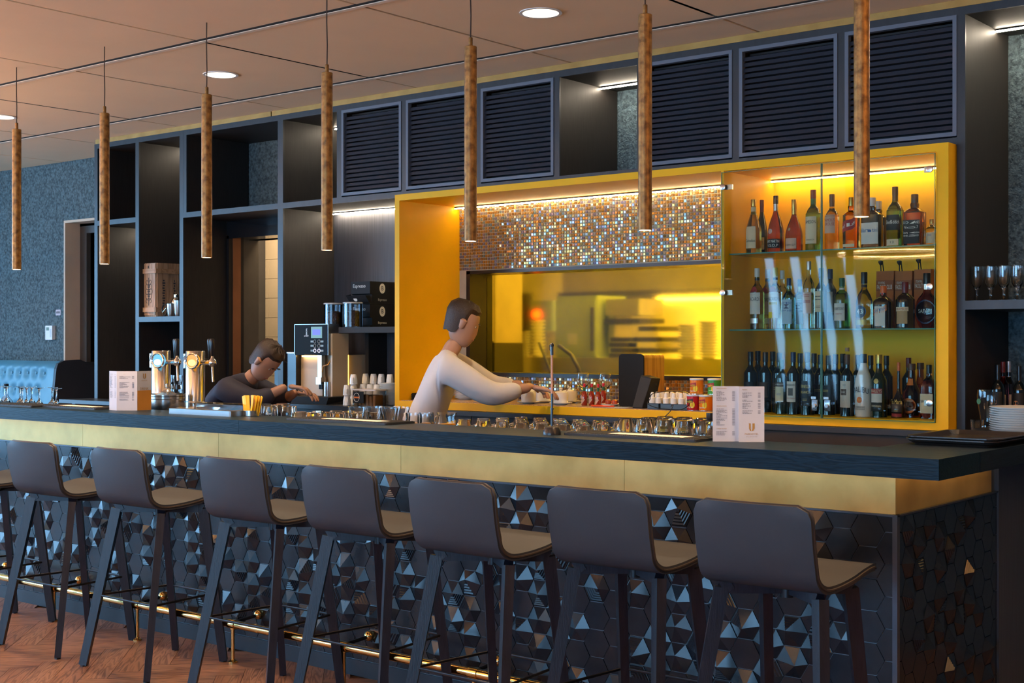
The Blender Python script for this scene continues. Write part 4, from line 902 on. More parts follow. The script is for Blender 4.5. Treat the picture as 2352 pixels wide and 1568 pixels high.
def bottle(lab, px, yt, yb, wpx, Y, z, shape, glass, cap, capr=None, labels=(), power=2., flat=1., liquid=None, rz=0., group='bottles in the glass cabinet', neck=None, X=None):
    p = onY(px, 786, Y); D = Y/ray(px, 786)[1]; h = (yb-yt)*D/FPX if yt is not None else yb; r = wpx*D/FPX/2
    if power > 2.5: r *= .90
    r *= .96
    if group == 'bottles in the glass cabinet': Y = free_y(px, Y, r, z); p = onY(px, 786, Y); D2 = Y/ray(px, 786)[1]; h *= D2/D if yt is not None else 1; r *= min(1.04, D2/D)
    S_ = SH[shape]; zc = S_[-1][1]; t = thing('bottle', lab, 'bottle', (p[0], Y, z), rz, group)
    P = [(max(a*r, .0005), b*h) for a, b in S_]
    Q = bez(P, 3); Q = [(max(.0004, a), min(max(b, 0), zc*h)) for a, b in Q]
    MB().lathe(Q, 22, power=power, flat=flat).build('glass_body', glass, t)
    rc = (capr or S_[-1][0]*1.12)*r
    MB().lathe([(rc, zc*h-.001), (rc*1.02, h*(zc+.01)), (rc*1.02, h*.985), (rc*.96, h), (.0005, h)], 18).build('cap', cap, t)
    if neck: MB().lathe([(S_[-1][0]*r*1.06, neck[0]*h), (S_[-1][0]*r*1.08, neck[1]*h)], 18).build('neck_label', neck[2], t)
    def rad(zf):
        for (a, b), (c, d) in zip(Q, Q[1:]):
            if b <= zf*h <= d and d > b: return a+(c-a)*(zf*h-b)/(d-b)
        return r
    def bp(th, zz, eps):
        R_ = rad(min(max(zz/h, .001), zc))+eps; cx, cy = math.sin(th), -math.cos(th)
        if power != 2:
            e = 2/power; cx = math.copysign(abs(cx)**e, cx); cy = math.copysign(abs(cy)**e, cy)
        return (R_*cx, R_*cy*flat-(0 if flat == 1 else eps*.3), zz)
    for L_ in labels:
        z0, z1, ang, m = L_[:4]; texts = L_[4] if len(L_) > 4 else (); skew = L_[5] if len(L_) > 5 else 0.
        off = L_[6] if len(L_) > 6 else 0.; shape_ = L_[7] if len(L_) > 7 else 'rect'
        b = MB(); n = 12; k = 8
        if shape_ == 'round':
            zc_, rr = (z0+z1)/2*h, (z1-z0)/2*h; vs = [bp(off, zc_, .0009)]
            for i in range(24): a = 2*PI*i/24; vs.append(bp(off+rr*math.cos(a)/r, zc_+rr*math.sin(a), .0009))
            b.add(vs, [(0, 1+i, 1+(i+1) % 24) for i in range(24)], 0, True)
        elif shape_ == 'diamond':
            zc_, rr = (z0+z1)/2*h, (z1-z0)/2*h; vs = []
            for i in range(9):
                for j in range(9):
                    u, v = -1+i/4, -1+j/4; a, c = (u+v)/2, (v-u)/2; vs.append(bp(off+a*ang, zc_+c*rr, .0009))
            b.add(vs, [(i*9+j, (i+1)*9+j, (i+1)*9+j+1, i*9+j+1) for i in range(8) for j in range(8)], 0, True)
        else:
            b.grid(lambda u, v: bp(off-ang+2*ang*u, (z0+(z1-z0)*v)*h+skew*(u-.5)*h, .0008), n, k)
        lo = b.build('label', m, t, fix=False)
        for s, zf, size, mm in texts:
            bb = MB(); maxw = 2*ang*r*.92
            lettering(bb, s, size*h, lambda x, y: bp(off+x/r, zf*h+y+skew*h*(x/(2*ang*r)), .0014), 0, maxw); bb.build('lettering', mm, lo, fix=False)
    return t
I = M_ink; IW = pm('white_ink', (.75, .72, .66), .6); IG = pm('gold_ink', (.70, .48, .12), .5); IR = pm('red_ink', (.40, .03, .03), .6); IB = pm('blue_ink', (.05, .12, .30), .6)
Z1, Z2, Z3 = 1.932, 1.563, 1.158
# upper shelf
bottle('olive brandy bottle with a cream label, leftmost on the upper shelf', 1731, 452, 577, 37, 5.88, Z1, 'slope', GO, KG, labels=[(.10, .50, .75, LC, [('Calvados', .24, .075, I)])], neck=(.72, .86, LC))
bottle('dark slim bottle with a red capsule behind the olive bottle on the upper shelf', 1750, 448.5, 576, 27, 6.00, Z1, 'slope', GD, KR, labels=[(.10, .32, .9, LC, [('JANNEL', .22, .08, I)])], neck=(.68, .88, KR))
bottle('clear cognac bottle with a black label and dark liquid on the upper shelf', 1782, 444, 575.5, 39, 5.88, Z1, 'cognac', GA2, K, labels=[(.08, .24, .95, LK, [('RÉMY MARTIN', .195, .07, IW), ('V.S.O.P', .125, .07, IW)]), (.33, .42, .3, KS, (), 0, -.3, 'round')], neck=(.72, .9, KS))
bottle('amber teardrop brandy bottle with a cream label on the upper shelf', 1824, 453, 574, 42, 5.88, Z1, 'tear', GA2, KG, labels=[(.06, .26, .7, LP, [('JOSEPH GUY', .13, .05, LDB)]), (.40, .46, .3, LT, (), 0, -.2, 'round')], neck=(.70, .86, KG))
bottle('green whiskey bottle with a large cream label beside the door gap', 1868, 431.5, 572.5, 37, 5.88, Z1, 'spirit', GG, KR, labels=[(.12, .56, .85, LC, [('JAMESON', .47, .075, I), ('WHISKEY', .18, .035, LDB)])], neck=(.70, .86, LGr))
bottle('pale whisky bottle with a pink label right of the door gap', 1911, 440, 569, 34, 5.88, Z1, 'spirit', GY, KBr, labels=[(.30, .63, .85, LP, [('FAMOUS', .53, .075, LR), ('GROUSE', .46, .075, LR)])], neck=(.78, .88, KBr))
bottle('square amber whisky bottle with a slanted dark red label', 1955.5, 445.5, 565, 38, 5.87, Z1, 'square', GA, KG, power=5, labels=[(.36, .56, .95, LR, [('Red Label', .46, .10, IW)], .14), (.04, .10, .7, LC)])
bottle('broad dark whisky bottle with a pale shield label behind the pendant', 2003, 447, 563, 52, 5.86, Z1, 'square', GDk, KW, power=5, flat=.7, labels=[(.08, .50, .85, LW, [("Ballantine's", .35, .12, IB)])])
bottle('second broad dark whisky bottle partly hidden behind its twin', 2017, 450, 563, 50, 6.02, Z1, 'square', GDk, KW, power=5, flat=.7, labels=[(.08, .50, .85, LW, [("Ballantine's", .35, .12, IB)])])
bottle('tallest green whisky bottle with a black crest label on the upper shelf', 2056, 420.5, 560, 43, 5.88, Z1, 'spirit', GG, K, power=2.6, labels=[(.28, .53, .9, LK, [('Glenfiddich', .41, .085, IW)]), (.03, .13, .75, LC, [('12', .08, .05, I)])], neck=(.76, .86, K))
bottle('square amber whiskey bottle with a black label at the right of the upper shelf', 2101, 438, 558, 50, 5.88, Z1, 'square', GA2, K, power=6, labels=[(.05, .50, .85, LK, [("JACK DANIEL'S", .45, .075, IW), ('No.7', .36, .07, IW), ('Tennessee', .26, .06, IW), ('WHISKEY', .20, .05, IW)])], neck=(.74, .86, K))
bottle('pale bottle with a cream label at the frame end of the upper shelf', 2140, 494, 556, 28, 5.90, Z1, 'short', GC, KG, labels=[(.1, .5, .8, LC, [('EST', .4, .08, IB)])])
# middle shelf
bac = [(.25, .60, .9, LW, [('BACARDÍ', .49, .085, I)]), (.56, .70, .3, LR, (), 0, -.15, 'round'), (.10, .18, .6, KS)]
bottle('white rum bottle with a red round emblem, leftmost on the middle shelf', 1739, 611.5, 752, 34, 5.88, Z2, 'spirit', GO, KW, labels=bac, neck=(.80, .84, K))
bottle('white-capped rum bottle half hidden behind the leftmost rum bottle', 1763, 613, 751, 33, 6.00, Z2, 'spirit', GO, KW, labels=bac, neck=(.80, .84, K))
bottle('lemon rum bottle with a yellow cap and yellow band', 1781, 610.5, 752, 32, 5.86, Z2, 'spirit', GC, KY, labels=[(.18, .60, .9, LW, [('BACARDÍ', .49, .085, I)]), (.40, .44, .7, LY, [('LIMÓN', .42, .035, I)]), (.56, .70, .3, LR, (), 0, -.1, 'round'), (.18, .28, .45, LY, (), 0, -.45)], neck=(.80, .84, K))
bottle('pale-capped bottle behind the lemon rum bottle', 1797, 615, 751, 30, 6.05, Z2, 'spirit', GC, KW)
bom = [(.10, .58, .95, LB, [('BOMBAY', .51, .06, IB), ('SAPPHIRE', .36, .055, IB)]), (.40, .49, .3, KB, (), 0, 0, 'round')]
bottle('sky blue gin bottle with a pale blue label in front', 1812, 634, 751, 31, 5.86, Z2, 'spirit', GB, KB, power=4, labels=bom)
bottle('second sky blue gin bottle half hidden behind its twin', 1837, 636, 751, 31, 5.99, Z2, 'spirit', GB, KB, power=4, labels=bom)
bottle('tall clear bottle with a silver cap and peach label', 1858, 596.5, 752, 29, 5.88, Z2, 'tall', GC, KS, labels=[(.23, .54, .85, LP, [('PETITE', .40, .06, LR), ('EST', .49, .05, LR)])])
bottle('black bottle with a cream label at the door gap of the middle shelf', 1886, 612, 752, 29, 5.87, Z2, 'wine', GD, KB, labels=[(.28, .62, .8, LC, [('PORT', .5, .10, I), ('EST', .36, .05, I)])])
bottle('dark blue-black bottle right behind the door gap of the middle shelf', 1907, 613, 751, 31, 5.99, Z2, 'wine', GD, KB, labels=[(.28, .62, .8, LW)])
bottle('green port bottle with a white label on the middle shelf', 1934, 635, 752, 38, 5.87, Z2, 'short', GG, KGr, labels=[(.16, .50, .75, LW, [("ROBERTSON'S", .39, .075, I), ('PORTO', .29, .04, IR)])], neck=(.68, .80, LW))
bottle('honey liqueur bottle with a round dark number badge', 1985, 622, 752, 40, 5.88, Z2, 'bell', GC, K, labels=[(.19, .41, .5, KB, [('43', .30, .12, IW)], 0, -.1, 'round'), (.07, .16, .7, LG)], neck=(.73, .78, LDB))
bottle('square brown orange-liqueur bottle with an orange cap and banner', 2029, 653, 751, 48, 5.88, Z2, 'short', GDk, KO, power=3.5, labels=[(.06, .52, .42, LW), (.36, .50, .62, LO, [('COINTREAU', .43, .09, IB)], .12)], neck=(.72, .84, LR))
bottle('round-shouldered dark liqueur bottle with a cream and gold label', 2079, 644.5, 751, 45, 5.89, Z2, 'short', GDk, KR, labels=[(.10, .38, .62, LT), (.37, .46, .72, LC, [('DRAMBUIE', .415, .075, LR)])], neck=(.74, .84, KR))
bottle('moon-shaped dark red liqueur bottle at the right end of the middle shelf', 2129, 624, 751, 60, 5.93, Z2, 'moon', GR, K, flat=.45, labels=[(.08, .52, .6, KB, [('SAFARI', .31, .10, IW)], 0, 0, 'round')])
for k, (a, c, yt) in enumerate(((2013, 2053, 623), (2056, 2095, 623), (2100, 2138, 619))):
    x0, x1 = onY(a, 700, 6.12)[0], onY(c, 700, 6.12)[0]; h = onY(a, yt, 6.12)[2]-Z2; w_ = x1-x0
    t = thing('gift_bag', ['orange paper bag behind the orange-capped bottle', 'orange paper bag behind the round-shouldered bottle', 'orange paper bag at the right end of the middle shelf'][k], 'gift bag', (x0, 6.12, Z2), 0, 'orange paper bags in the cabinet')
    MB().add([(0, 0, 0), (w_, 0, 0), (w_, .08, 0), (0, .08, 0), (0, 0, h), (w_, 0, h), (w_, .08, h), (0, .08, h), (0, -.004, h*.5), (w_, -.004, h*.5)], [(0, 1, 9, 8), (8, 9, 5, 4), (3, 2, 6, 7)[::-1], (0, 4, 7, 3), (1, 2, 6, 5), (0, 3, 2, 1)]).build('paper_body', pm('orange_kraft', (.42, .13, .03), .7), t, fix=False)
    bd = MB().box((.001, -.0065, h*.66), (w_-.001, -.0045, h*.84)).build('printed_band', pm('band_rust', (.30, .09, .03) if k == 0 else (.30, .09, .03), .7), t)
    bb = MB(); lettering(bb, 'FACULTY CLUB', .030, lambda x, y: (w_/2+x, -.0072, h*.72+y), 0, w_*.86); lettering(bb, 'STICHTING', .016, lambda x, y: (w_*.32+x, -.0072, h*.795+y), 0, w_*.4); bb.build('lettering', IW, bd, fix=False)
    MB().tube([(w_*.12, .03, h-.02), (w_*.1, .03, h+.03), (w_*.2, .03, h+.045), (w_*.3, .03, h-.02)], .003, 6).lathe([(.004, 0), (.012, .012), (.012, .02), (.001, .024)], 10, c=(w_*.1, .03, h+.03)).build('rope_handle', M_bplast, t)
# lower shelf: front row then the row behind
for k, px in enumerate((1706, 1724, 1741, 1758, 1775, 1790)):
    bottle(['leftmost black wine bottle on the cabinet floor', 'second black wine bottle from the left on the cabinet floor', 'third black wine bottle from the left on the cabinet floor', 'fourth black wine bottle from the left on the cabinet floor', 'fifth black wine bottle from the left on the cabinet floor', 'sixth black wine bottle behind the small cream-labelled bottle'][k], px, 807.6, 945, 32, 5.93 if k % 2 else 6.015, Z3, 'wine', GD, K, labels=[(.25, .5, .8, LK if k < 3 else LDB, [('EST', .4, .05, IG)])])
bottle('green wine bottle with a small cream label beside the standing menu', 1795, 824, 948, 30, 5.86, Z3, 'wine', GGd, KGr, labels=[(.22, .50, .75, LC, [('EST', .36, .05, IB)]), (.50, .58, .75, LDB, [('LA BEACH', .54, .045, IW)])])
bottle('wine bottle with a white engraving label on the cabinet floor', 1822, 806, 948, 31, 5.85, Z3, 'wine', GD, KB, labels=[(.20, .53, .8, LW, [('FERRANDIERE', .47, .045, I), ('Cabernet Sauvignon', .26, .028, IR)]), (.30, .42, .4, pm('engraving_grey', (.12, .11, .10), .7))])
bottle('wine bottle with a black and gold label left of the cabinet lock', 1855, 806, 949, 32, 5.85, Z3, 'wine', GD, K, labels=[(.14, .54, .85, LK, [('VERNELLO', .45, .075, IG), ('ORGANICO', .36, .06, IG), ('EST', .24, .04, IG)])])
for k, (px, Y) in enumerate(((1838, 6.00), (1870, 6.03), (1884, 5.94), (1903, 5.93), (1919, 6.02), (1936, 6.08))):
    bottle(['dark wine bottle in the back row behind the engraving label', 'dark wine bottle in the back row behind the gold lettering', 'dark wine bottle just left of the glass door gap', 'dark wine bottle just right of the glass door gap', 'dark wine bottle in the back row right of the door gap', 'dark wine bottle behind the plain cream label'][k], px, 808, 944, 32, Y, Z3, 'wine', GD, K, labels=[(.25, .5, .7, LK, [('EST', .4, .05, IG)])])
b = bottle('wine bottle with a tall plain cream label and cork on top', 1946, 807, 948, 33, 5.86, Z3, 'wine', GD, KBr, labels=[(.14, .57, .85, LW, [('EST', .50, .03, I)]), (.34, .44, .5, LDB, [('PORT', .39, .04, IW)], 0, -.2)])
MB().cyl((0, 0, .30), (0, 0, .318), .010, 10).build('cork', pm('cork', (.45, .25, .15), .8), b)
bottle('white coconut rum bottle with black cap', 1983.5, 804.5, 948, 42, 5.86, Z3, 'malibu', GW, K, labels=[(.22, .32, .55, LO, [('EST', .27, .03, LY)], 0, -.1, 'round')])
o = [o for o in C.objects if o.get('label') == 'white coconut rum bottle with black cap'][0]
bb = MB(); lettering(bb, 'MALIBU', .038, lambda x, y: (.0445*math.sin(x/.0445), -.0445*math.cos(x/.0445)-.0016, .125+y-1.0*x*x*6), 0, .085); lettering(bb, 'CARIBBEAN RUM', .010, lambda x, y: (.0445*math.sin(x/.0445), -.0445*math.cos(x/.0445)-.0008, .045+y), 0, .05); lettering(bb, 'WITH COCONUT', .010, lambda x, y: (.0445*math.sin(x/.0445), -.0445*math.cos(x/.0445)-.0008, .035+y), 0, .05); bb.build('lettering', M_ink, o, fix=False)
bottle('dark cream-liqueur bottle with a red banner label', 2019, 805.5, 949, 37, 5.88, Z3, 'baileys', GGd, KG, labels=[(.24, .38, .75, LW), (.38, .46, .8, LR, [('BAILEYS', .42, .07, LC)]), (.54, .62, .4, LG, (), 0, 0, 'round'), (.10, .23, .75, LK, [('ORIGINAL', .18, .04, LC)])])
for k, (px, Y) in enumerate(((1971, 6.0), (2000, 6.02), (2036, 6.02))):
    bottle(['dark bottle in the back row left of the white bottle', 'dark bottle in the back row between white and cream-liqueur bottle', 'dark bottle in the back row right of the cream-liqueur bottle'][k], px, 805, 942, 31, Y, Z3, 'wine', GD, K)
bottle('slim-necked coffee liqueur bottle with gold script', 2064, 822, 949, 34, 5.87, Z3, 'flask', GDk, KO, labels=[(.10, .26, .85, LDB, [('EST', .13, .04, IG)]), (.02, .08, .8, LR)])
o = [o for o in C.objects if o.get('label') == 'slim-necked coffee liqueur bottle with gold script'][0]
bb = MB(); lettering(bb, 'Tia Maria', .030, lambda x, y: (.032*math.sin(x/.034), -.0345*math.cos(x/.034), .072+y), 0, .06); bb.build('lettering', IG, o, fix=False)
bottle('dark wine bottle with a red cap rim behind the brown bottles', 2087, 811.6, 945, 31, 6.04, Z3, 'wine', GD, KR)
bottle('brown beer-style liqueur bottle with a round label', 2094, 828, 951, 43, 5.86, Z3, 'beer', GBr, KBr, labels=[(.08, .36, .75, LO, (), 0, 0, 'round'), (.12, .30, .55, LDB, [('KOFFIELIKEUR', .31, .045, LC)], 0, 0, 'round'), (.60, .72, .7, LO)])
bottle('second brown beer-style bottle behind the round-labelled one', 2114, 828, 949, 40, 6.03, Z3, 'beer', GBr, KBr, labels=[(.60, .72, .7, LO)])
bottle('square almond liqueur bottle with a pale gold label at the frame end', 2134, 828, 951, 40, 5.90, Z3, 'short', GA2, K, power=6, labels=[(.10, .46, .62, LC, [('DISARONNO', .32, .07, I)])], neck=(.70, .80, K))
# right-hand niche: bottles, glasses
ZN = 1.114
for k, (px, yt, cap, g, Y, lab) in enumerate(((2291.7, 837, K, GD, 6.05, 'black bottle with copper lettering, left of the right-hand niche'), (2304, 831, KR, GR, 6.15, 'red bottle with a red and white capsule in the right-hand niche'), (2317, 831, KS, GD, 6.2, 'dark bottle with a silver capsule in the right-hand niche'), (2341, 837, K, GD, 6.03, 'black bottle with copper lettering at the right picture edge'))):
    bottle(lab, px, yt, 984-2*(k in (1, 2)), 31 if k in (0, 3) else 26, Y, ZN, 'short' if k in (0, 3) else 'wine', g, cap, labels=[(.10, .58, .95, LK, [('SIGURO', .24, .075, pm('copper_ink', (.60, .22, .08), .4))]), (.38, .46, .3, pm('copper_ink', (.60, .22, .08), .4), (), 0, -.2, 'round')] if k in (0, 3) else [(.3, .5, .8, LW)], group='bottles in the right-hand niche', neck=(.70, .84, K) if k in (0, 3) else (.66, .78, LR if k == 1 else KS))
def glass_thing(name, lab, cat, prof_out, wall, loc, group, inv=False, h=None, extra=None, solid_base=.006, seg=22):
    t = thing(name, lab, cat, loc, 0, group); me = glass_mesh(prof_out, wall, inv, solid_base, seg); link('glass', me, t); return t
def glass_mesh(P, wall, inv=False, base=.006, seg=22):
    H = max(z for r, z in P); outer = [(max(r, .0005), z) for r, z in P]; i0 = next(i for i, (r, z) in enumerate(P) if z >= base and i > 0)
    inner = [(max(.0005, r-wall), max(z, base)) for r, z in reversed(P[i0:])]+[(.0005, base if i0 == 0 else P[i0][1])]
    pr = outer+inner
    if inv: pr = [(r, H-z) for r, z in pr]
    return MB().lathe(pr, seg).mesh('glass', M_glass)
# champagne flutes on the shelf of the right-hand niche
FL = [(0, 0), (.030, 0), (.030, .002), (.008, .005), (.0045, .012), (.0045, .046), (.012, .055), (.023, .075), (.0265, .105), (.026, .150)]
fm = MB().lathe([(max(.0005, r), z) for r, z in FL]+[(.0248, .150), (.0253, .105), (.0218, .076), (.011, .058), (.0005, .054)], 18).mesh('glass', M_glass)
for row, Y in enumerate((5.88, 5.97)):
    for k in range(8):
        x = onY(2244, 700, 5.88)[0]+k*.058+.029*row
        t = thing('champagne_flute', 'clear champagne flute in the front row on the niche shelf' if row == 0 else 'clear champagne flute in the back row on the niche shelf', 'glass', (x, Y, 1.682), 0, 'champagne flutes in the front row' if row == 0 else 'champagne flutes in the back row'); link('glass', fm, t)
BG = [(0, 0), (.032, 0), (.033, .004), (.027, .012), (.024, .03), (.027, .07), (.036, .12), (.040, .155), (.037, .184)]
t = thing('beer_glass', 'tall wheat beer glass with a small green emblem beside the plates', 'glass', (-2.055, 5.745, ZN))
link('glass', glass_mesh(BG, .0022, False, .012), t); MB().lathe([(.012, 0), (.012, .001)], 14).build('emblem', LGr, t).matrix_local = Matrix.Translation((-.02, -.0335, .135)) @ Matrix.Rotation(PI/2, 4, 'X') @ Matrix.Rotation(-.5, 4, 'Y')
TB = [(0, 0), (.024, 0), (.025, .002), (.027, .055)]
for k, (x, y) in enumerate(((-2.10, 5.76), (-2.005, 5.77))):
    t = thing('shot_glass', ['small thick tumbler left of the beer glass', 'small thick tumbler between the beer glass and the plates'][k], 'glass', (x, y, ZN)); link('glass', glass_mesh(TB, .003, False, .012), t)
# ------------------------------------------------------------------ glassware on the inner worktop
WZ = 1.07
def at(px, Y): return onY(px, 786, Y)[0]
GRID = []
def clear_xy(x, y, r):
    for d in sorted([(i*.012, j*.012) for i in range(-5, 6) for j in range(-5, 6)], key=lambda d: d[0]**2+d[1]**2):
        X, Y = x+d[0], y+d[1]
        if 4.405+r <= Y <= 4.935-r and all(math.hypot(X-a, Y-b) > r+c+.001 for a, b, c in GRID): GRID.append((X, Y, r)); return X, Y
    return None
def put(me, name, lab, cat, x, y, z, grp, part='glass', rz=0., r=None):
    if r:
        q = clear_xy(x, y, r)
        if not q: return None
        x, y = q
    t = thing(name, lab, cat, (x, y, z), rz, grp); link(part, me, t); return t
for q in ((369.8, 4.75, .11), (448.6, 4.75, .11), (383.5, 4.56, .104), (14, 4.72, .047), (1632, 4.46, .047), (1026, 4.52, .062)): GRID.append((at(q[0], q[1]), q[1], q[2]))
# inverted stem glasses
WG = [(0, 0), (.034, 0), (.034, .0015), (.010, .006), (.0045, .016), (.0042, .070), (.012, .082), (.030, .105), (.034, .125), (.029, .155)]
inner = [(.0278, .155), (.0328, .125), (.0288, .107), (.011, .087), (.0005, .082)]
wgm = MB().lathe([(max(.0005, r), .155-z) for r, z in WG+inner], 22).mesh('glass', M_glass)
for px, Y in ((-2, 4.56), (15, 4.55), (46, 4.60), (51, 4.50), (61, 4.56), (75, 4.62), (90, 4.55), (116, 4.62), (129, 4.55)): put(wgm, 'stem_glass', 'clear stem glass standing upside down at the left end of the bar', 'glass', at(px, Y), Y, WZ, 'inverted stem glasses at the left', r=.035)
# carafes
CF = [(.0005, 0), (.028, 0), (.040, .012), (.046, .030), (.040, .052), (.022, .072), (.013, .09), (.012, .135), (.0145, .14)]
for px, Y, lab in ((14, 4.72, 'round-bellied carafe with a black stopper among the stem glasses'), (1632, 4.46, 'round-bellied carafe with a black stopper beside the right menu')):
    t = thing('carafe', lab, 'carafe', (at(px, Y), Y, WZ), 0, 'carafes on the worktop')
    MB().lathe(CF+[(.0125, .14), (.0105, .135), (.0115, .09), (.02, .072), (.038, .052), (.0435, .030), (.038, .014), (.0005, .004)], 24).build('glass', M_glass, t)
    MB().lathe([(.0125, .132), (.0155, .14), (.0165, .142), (.0165, .162), (.001, .162)], 18).build('stopper', M_bplast, t)
# tumblers upside down (footed) near the sugar sticks
T1 = [(0, 0), (.036, 0), (.038, .004), (.039, .06), (.036, .085), (.034, .112)]
t1 = glass_mesh(T1, .0025, True, .010, 22)
for px, Y in ((586, 4.52), (606, 4.62), (622, 4.50), (636, 4.60), (650, 4.70), (664, 4.52)): put(t1, 'tumbler', 'clear tumbler upside down beside the yellow sugar sticks', 'glass', at(px, Y), Y, WZ, 'tumblers beside the sugar sticks', r=.040)
T2 = [(0, 0), (.030, 0), (.033, .004), (.036, .05), (.036, .092)]
t2 = glass_mesh(T2, .0025, True, .010, 20)
for r, Y in enumerate((4.46, 4.55, 4.64)):
    for k in range(4): put(t2, 'low_tumbler', 'low clear tumbler upside down in front of the coffee machine', 'glass', at(690, 4.46)+k*.088+.03*r, Y, WZ, 'low tumblers in front of the coffee machine', r=.037)
T3 = [(0, 0), (.024, 0), (.026, .004), (.028, .04), (.034, .09), (.042, .118), (.042, .126)]
t3 = glass_mesh(T3, .0025, False, .010, 22)
for k, (px, Y) in enumerate(((771, 4.50), (797, 4.50), (820, 4.48), (838, 4.58), (858, 4.50), (876, 4.60), (893, 4.50), (908, 4.62))): put(t3, 'flared_glass', 'flared clear glass standing upright behind the bar mat', 'glass', at(px, Y), Y, WZ, 'flared glasses behind the bar mat', r=.043)
# juice
M_juice = mat('orange_juice', (.85, .38, .01), .35, var=.05)
T4 = [(0, 0), (.030, 0), (.032, .003), (.034, .05), (.034, .108)]
t4 = glass_mesh(T4, .002, False, .008, 22); jm = MB().lathe([(.001, .010), (.0305, .010), (.0315, .045), (.0317, .062), (.001, .062)], 22).mesh('juice', M_juice)
for px, Y in ((949, 4.50), (976, 4.56), (998, 4.50)):
    t = put(t4, 'juice_glass', 'clear glass filled with orange juice beside the glass jug', 'glass', at(px, Y), Y, WZ, 'glasses of orange juice', r=.035); link('juice', jm, t)
t = thing('juice_jug', 'glass jug with orange juice behind the bar', 'jug', (at(1026, 4.52), 4.52, WZ))
link('glass', glass_mesh([(0, 0), (.036, 0), (.039, .004), (.044, .05), (.040, .095), (.046, .116)], .0022, False, .008, 24), t); MB().lathe([(.001, .010), (.036, .010), (.0405, .05), (.040, .066), (.001, .066)], 22).build('juice', M_juice, t)
MB().tube([(-.044, 0, .10), (-.066, 0, .095), (-.070, 0, .065), (-.044, 0, .045)], .004, 8).build('handle', M_glass, t)
# tea mugs with handles, upside down
mug = thing('glass_mug', 'clear glass tea mug standing upside down behind the bar', 'mug', (0, 0, 0), 0, 'tea mugs upside down in rows')
link('glass', glass_mesh([(0, 0), (.027, 0), (.030, .004), (.034, .05), (.036, .094)], .0026, True, .010, 18), mug)
MB().tube([(.033, -.004, .020), (.052, -.006, .022), (.058, -.006, .044), (.050, -.006, .064), (.031, -.004, .068)], .0035, 7).build('handle', M_glass, mug)
rr = random.Random(2); first = True; xa = at(1066, 4.46)
for r, Y in enumerate((4.46, 4.555, 4.65, 4.745)):
    for k in range(8):
        loc = (xa+k*.108+.03*r, Y, WZ+(.0 if r < 2 else .012)); a = rr.uniform(-2.6, -1.9)
        q = clear_xy(loc[0], loc[1], .044)
        if not q or loc[0] > at(1372, 4.46)+.03*r: continue
        loc = (q[0], q[1], WZ)
        if first: mug.location = loc; mug.rotation_euler = (0, 0, a); first = False
        else: dup(mug, loc, a)
# large tumblers at the right
T5 = [(0, 0), (.030, 0), (.033, .004), (.038, .06), (.041, .128)]
t5 = glass_mesh(T5, .0024, True, .010, 24)
for r, (Y, p0, n) in enumerate(((4.47, 1391, 6), (4.57, 1405, 5), (4.67, 1425, 5))):
    for k in range(n): put(t5, 'large_tumbler', 'large clear tumbler upside down behind the right bar mat', 'glass', at(p0, Y)+k*.092, Y, WZ, 'large tumblers behind the right bar mat', r=.042)
# ------------------------------------------------------------------ beer tap
bt = thing('beer_tap', 'double-column chrome beer tap with lit oval badges', 'beer tap', (at(409, 4.75), 4.75, WZ))
cx0 = at(409, 4.75)
def tapcol(px, badge, tag_):
    x = at(px, 4.75)-cx0; H = 1.452-WZ
    c = MB().lathe([(.001, 0), (.068, 0), (.068, .01), (.0535, .014), (.0535, H-.003), (.051, H), (.001, H)], 32, c=(x, 0, 0)).build('column', M_steel, bt)
    zb = 1.397-WZ
    xb = at(px-7.8, 4.68)-cx0
    ring = [(xb+.050*math.cos(2*PI*i/36), -.068, zb+.040*math.sin(2*PI*i/36)) for i in range(36)]
    MB().tube(ring, .006, 8, closed=True).build('badge_ring', M_chrome, bt)
    bd = MB().prism([(xb+.048*math.cos(2*PI*i/36), zb+.038*math.sin(2*PI*i/36)) for i in range(36)], -.070, -.05, 1).build('badge', emit(badge[0], badge[1], badge[2]), bt)
    MB().prism([(xb+.034*math.cos(2*PI*i/24), zb-.01+.018*math.sin(2*PI*i/24)) for i in range(24)], -.0712, -.070, 1).build('badge_print', emit(badge[0]+'_print', badge[3], badge[4]), bd)
    MB().cyl((xb, -.05, zb), (xb, -.03, zb), .02).build('badge_stem', M_chrome, bt)
    # right faucet with pipe, ball, spout and black handle
    xp = x+.058
    f = MB().cyl((x+.04, 0, zb-.01), (xp+.055, 0, zb-.01), .013, 14).cyl((xp+.055, 0, zb-.01), (xp+.075, 0, zb-.01), .016, 14).lathe([(.001, -.024), (.014, -.02), (.022, -.008), (.024, .002), (.020, .014), (.010, .024), (.007, .036), (.001, .038)], 16, c=(xp+.092, 0, zb-.01)).build('faucet', M_chrome, bt)
    MB().cyl((xp+.094, -.002, zb-.03), (xp+.112, -.01, zb-.115), .0065, 10).build('spout', M_steel, f)
    MB().lathe([(.006, 0), (.008, .002), (.0125, .06), (.0148, .088), (.012, .098), (.001, .101)], 16, c=(xp+.090, 0, zb+.024)).build('handle', M_bplast, f)
    # rear handle and left valve
    MB().lathe([(.006, -.03), (.008, .0), (.0125, .06), (.0148, .088), (.012, .098), (.001, .101)], 16, c=(x+.020, .085, zb+.024)).cyl((x+.020, .05, zb+.0), (x+.020, .09, zb), .012).build('rear_handle', M_bplast, bt)
    MB().cyl((x-.04, 0, zb), (x-.075, 0, zb), .012).lathe([(.001, -.046), (.012, -.042), (.013, -.01), (.010, 0), (.013, .01), (.0125, .038), (.001, .044)], 14, c=(x-.088, 0, zb)).build('side_valve', M_chrome, bt)
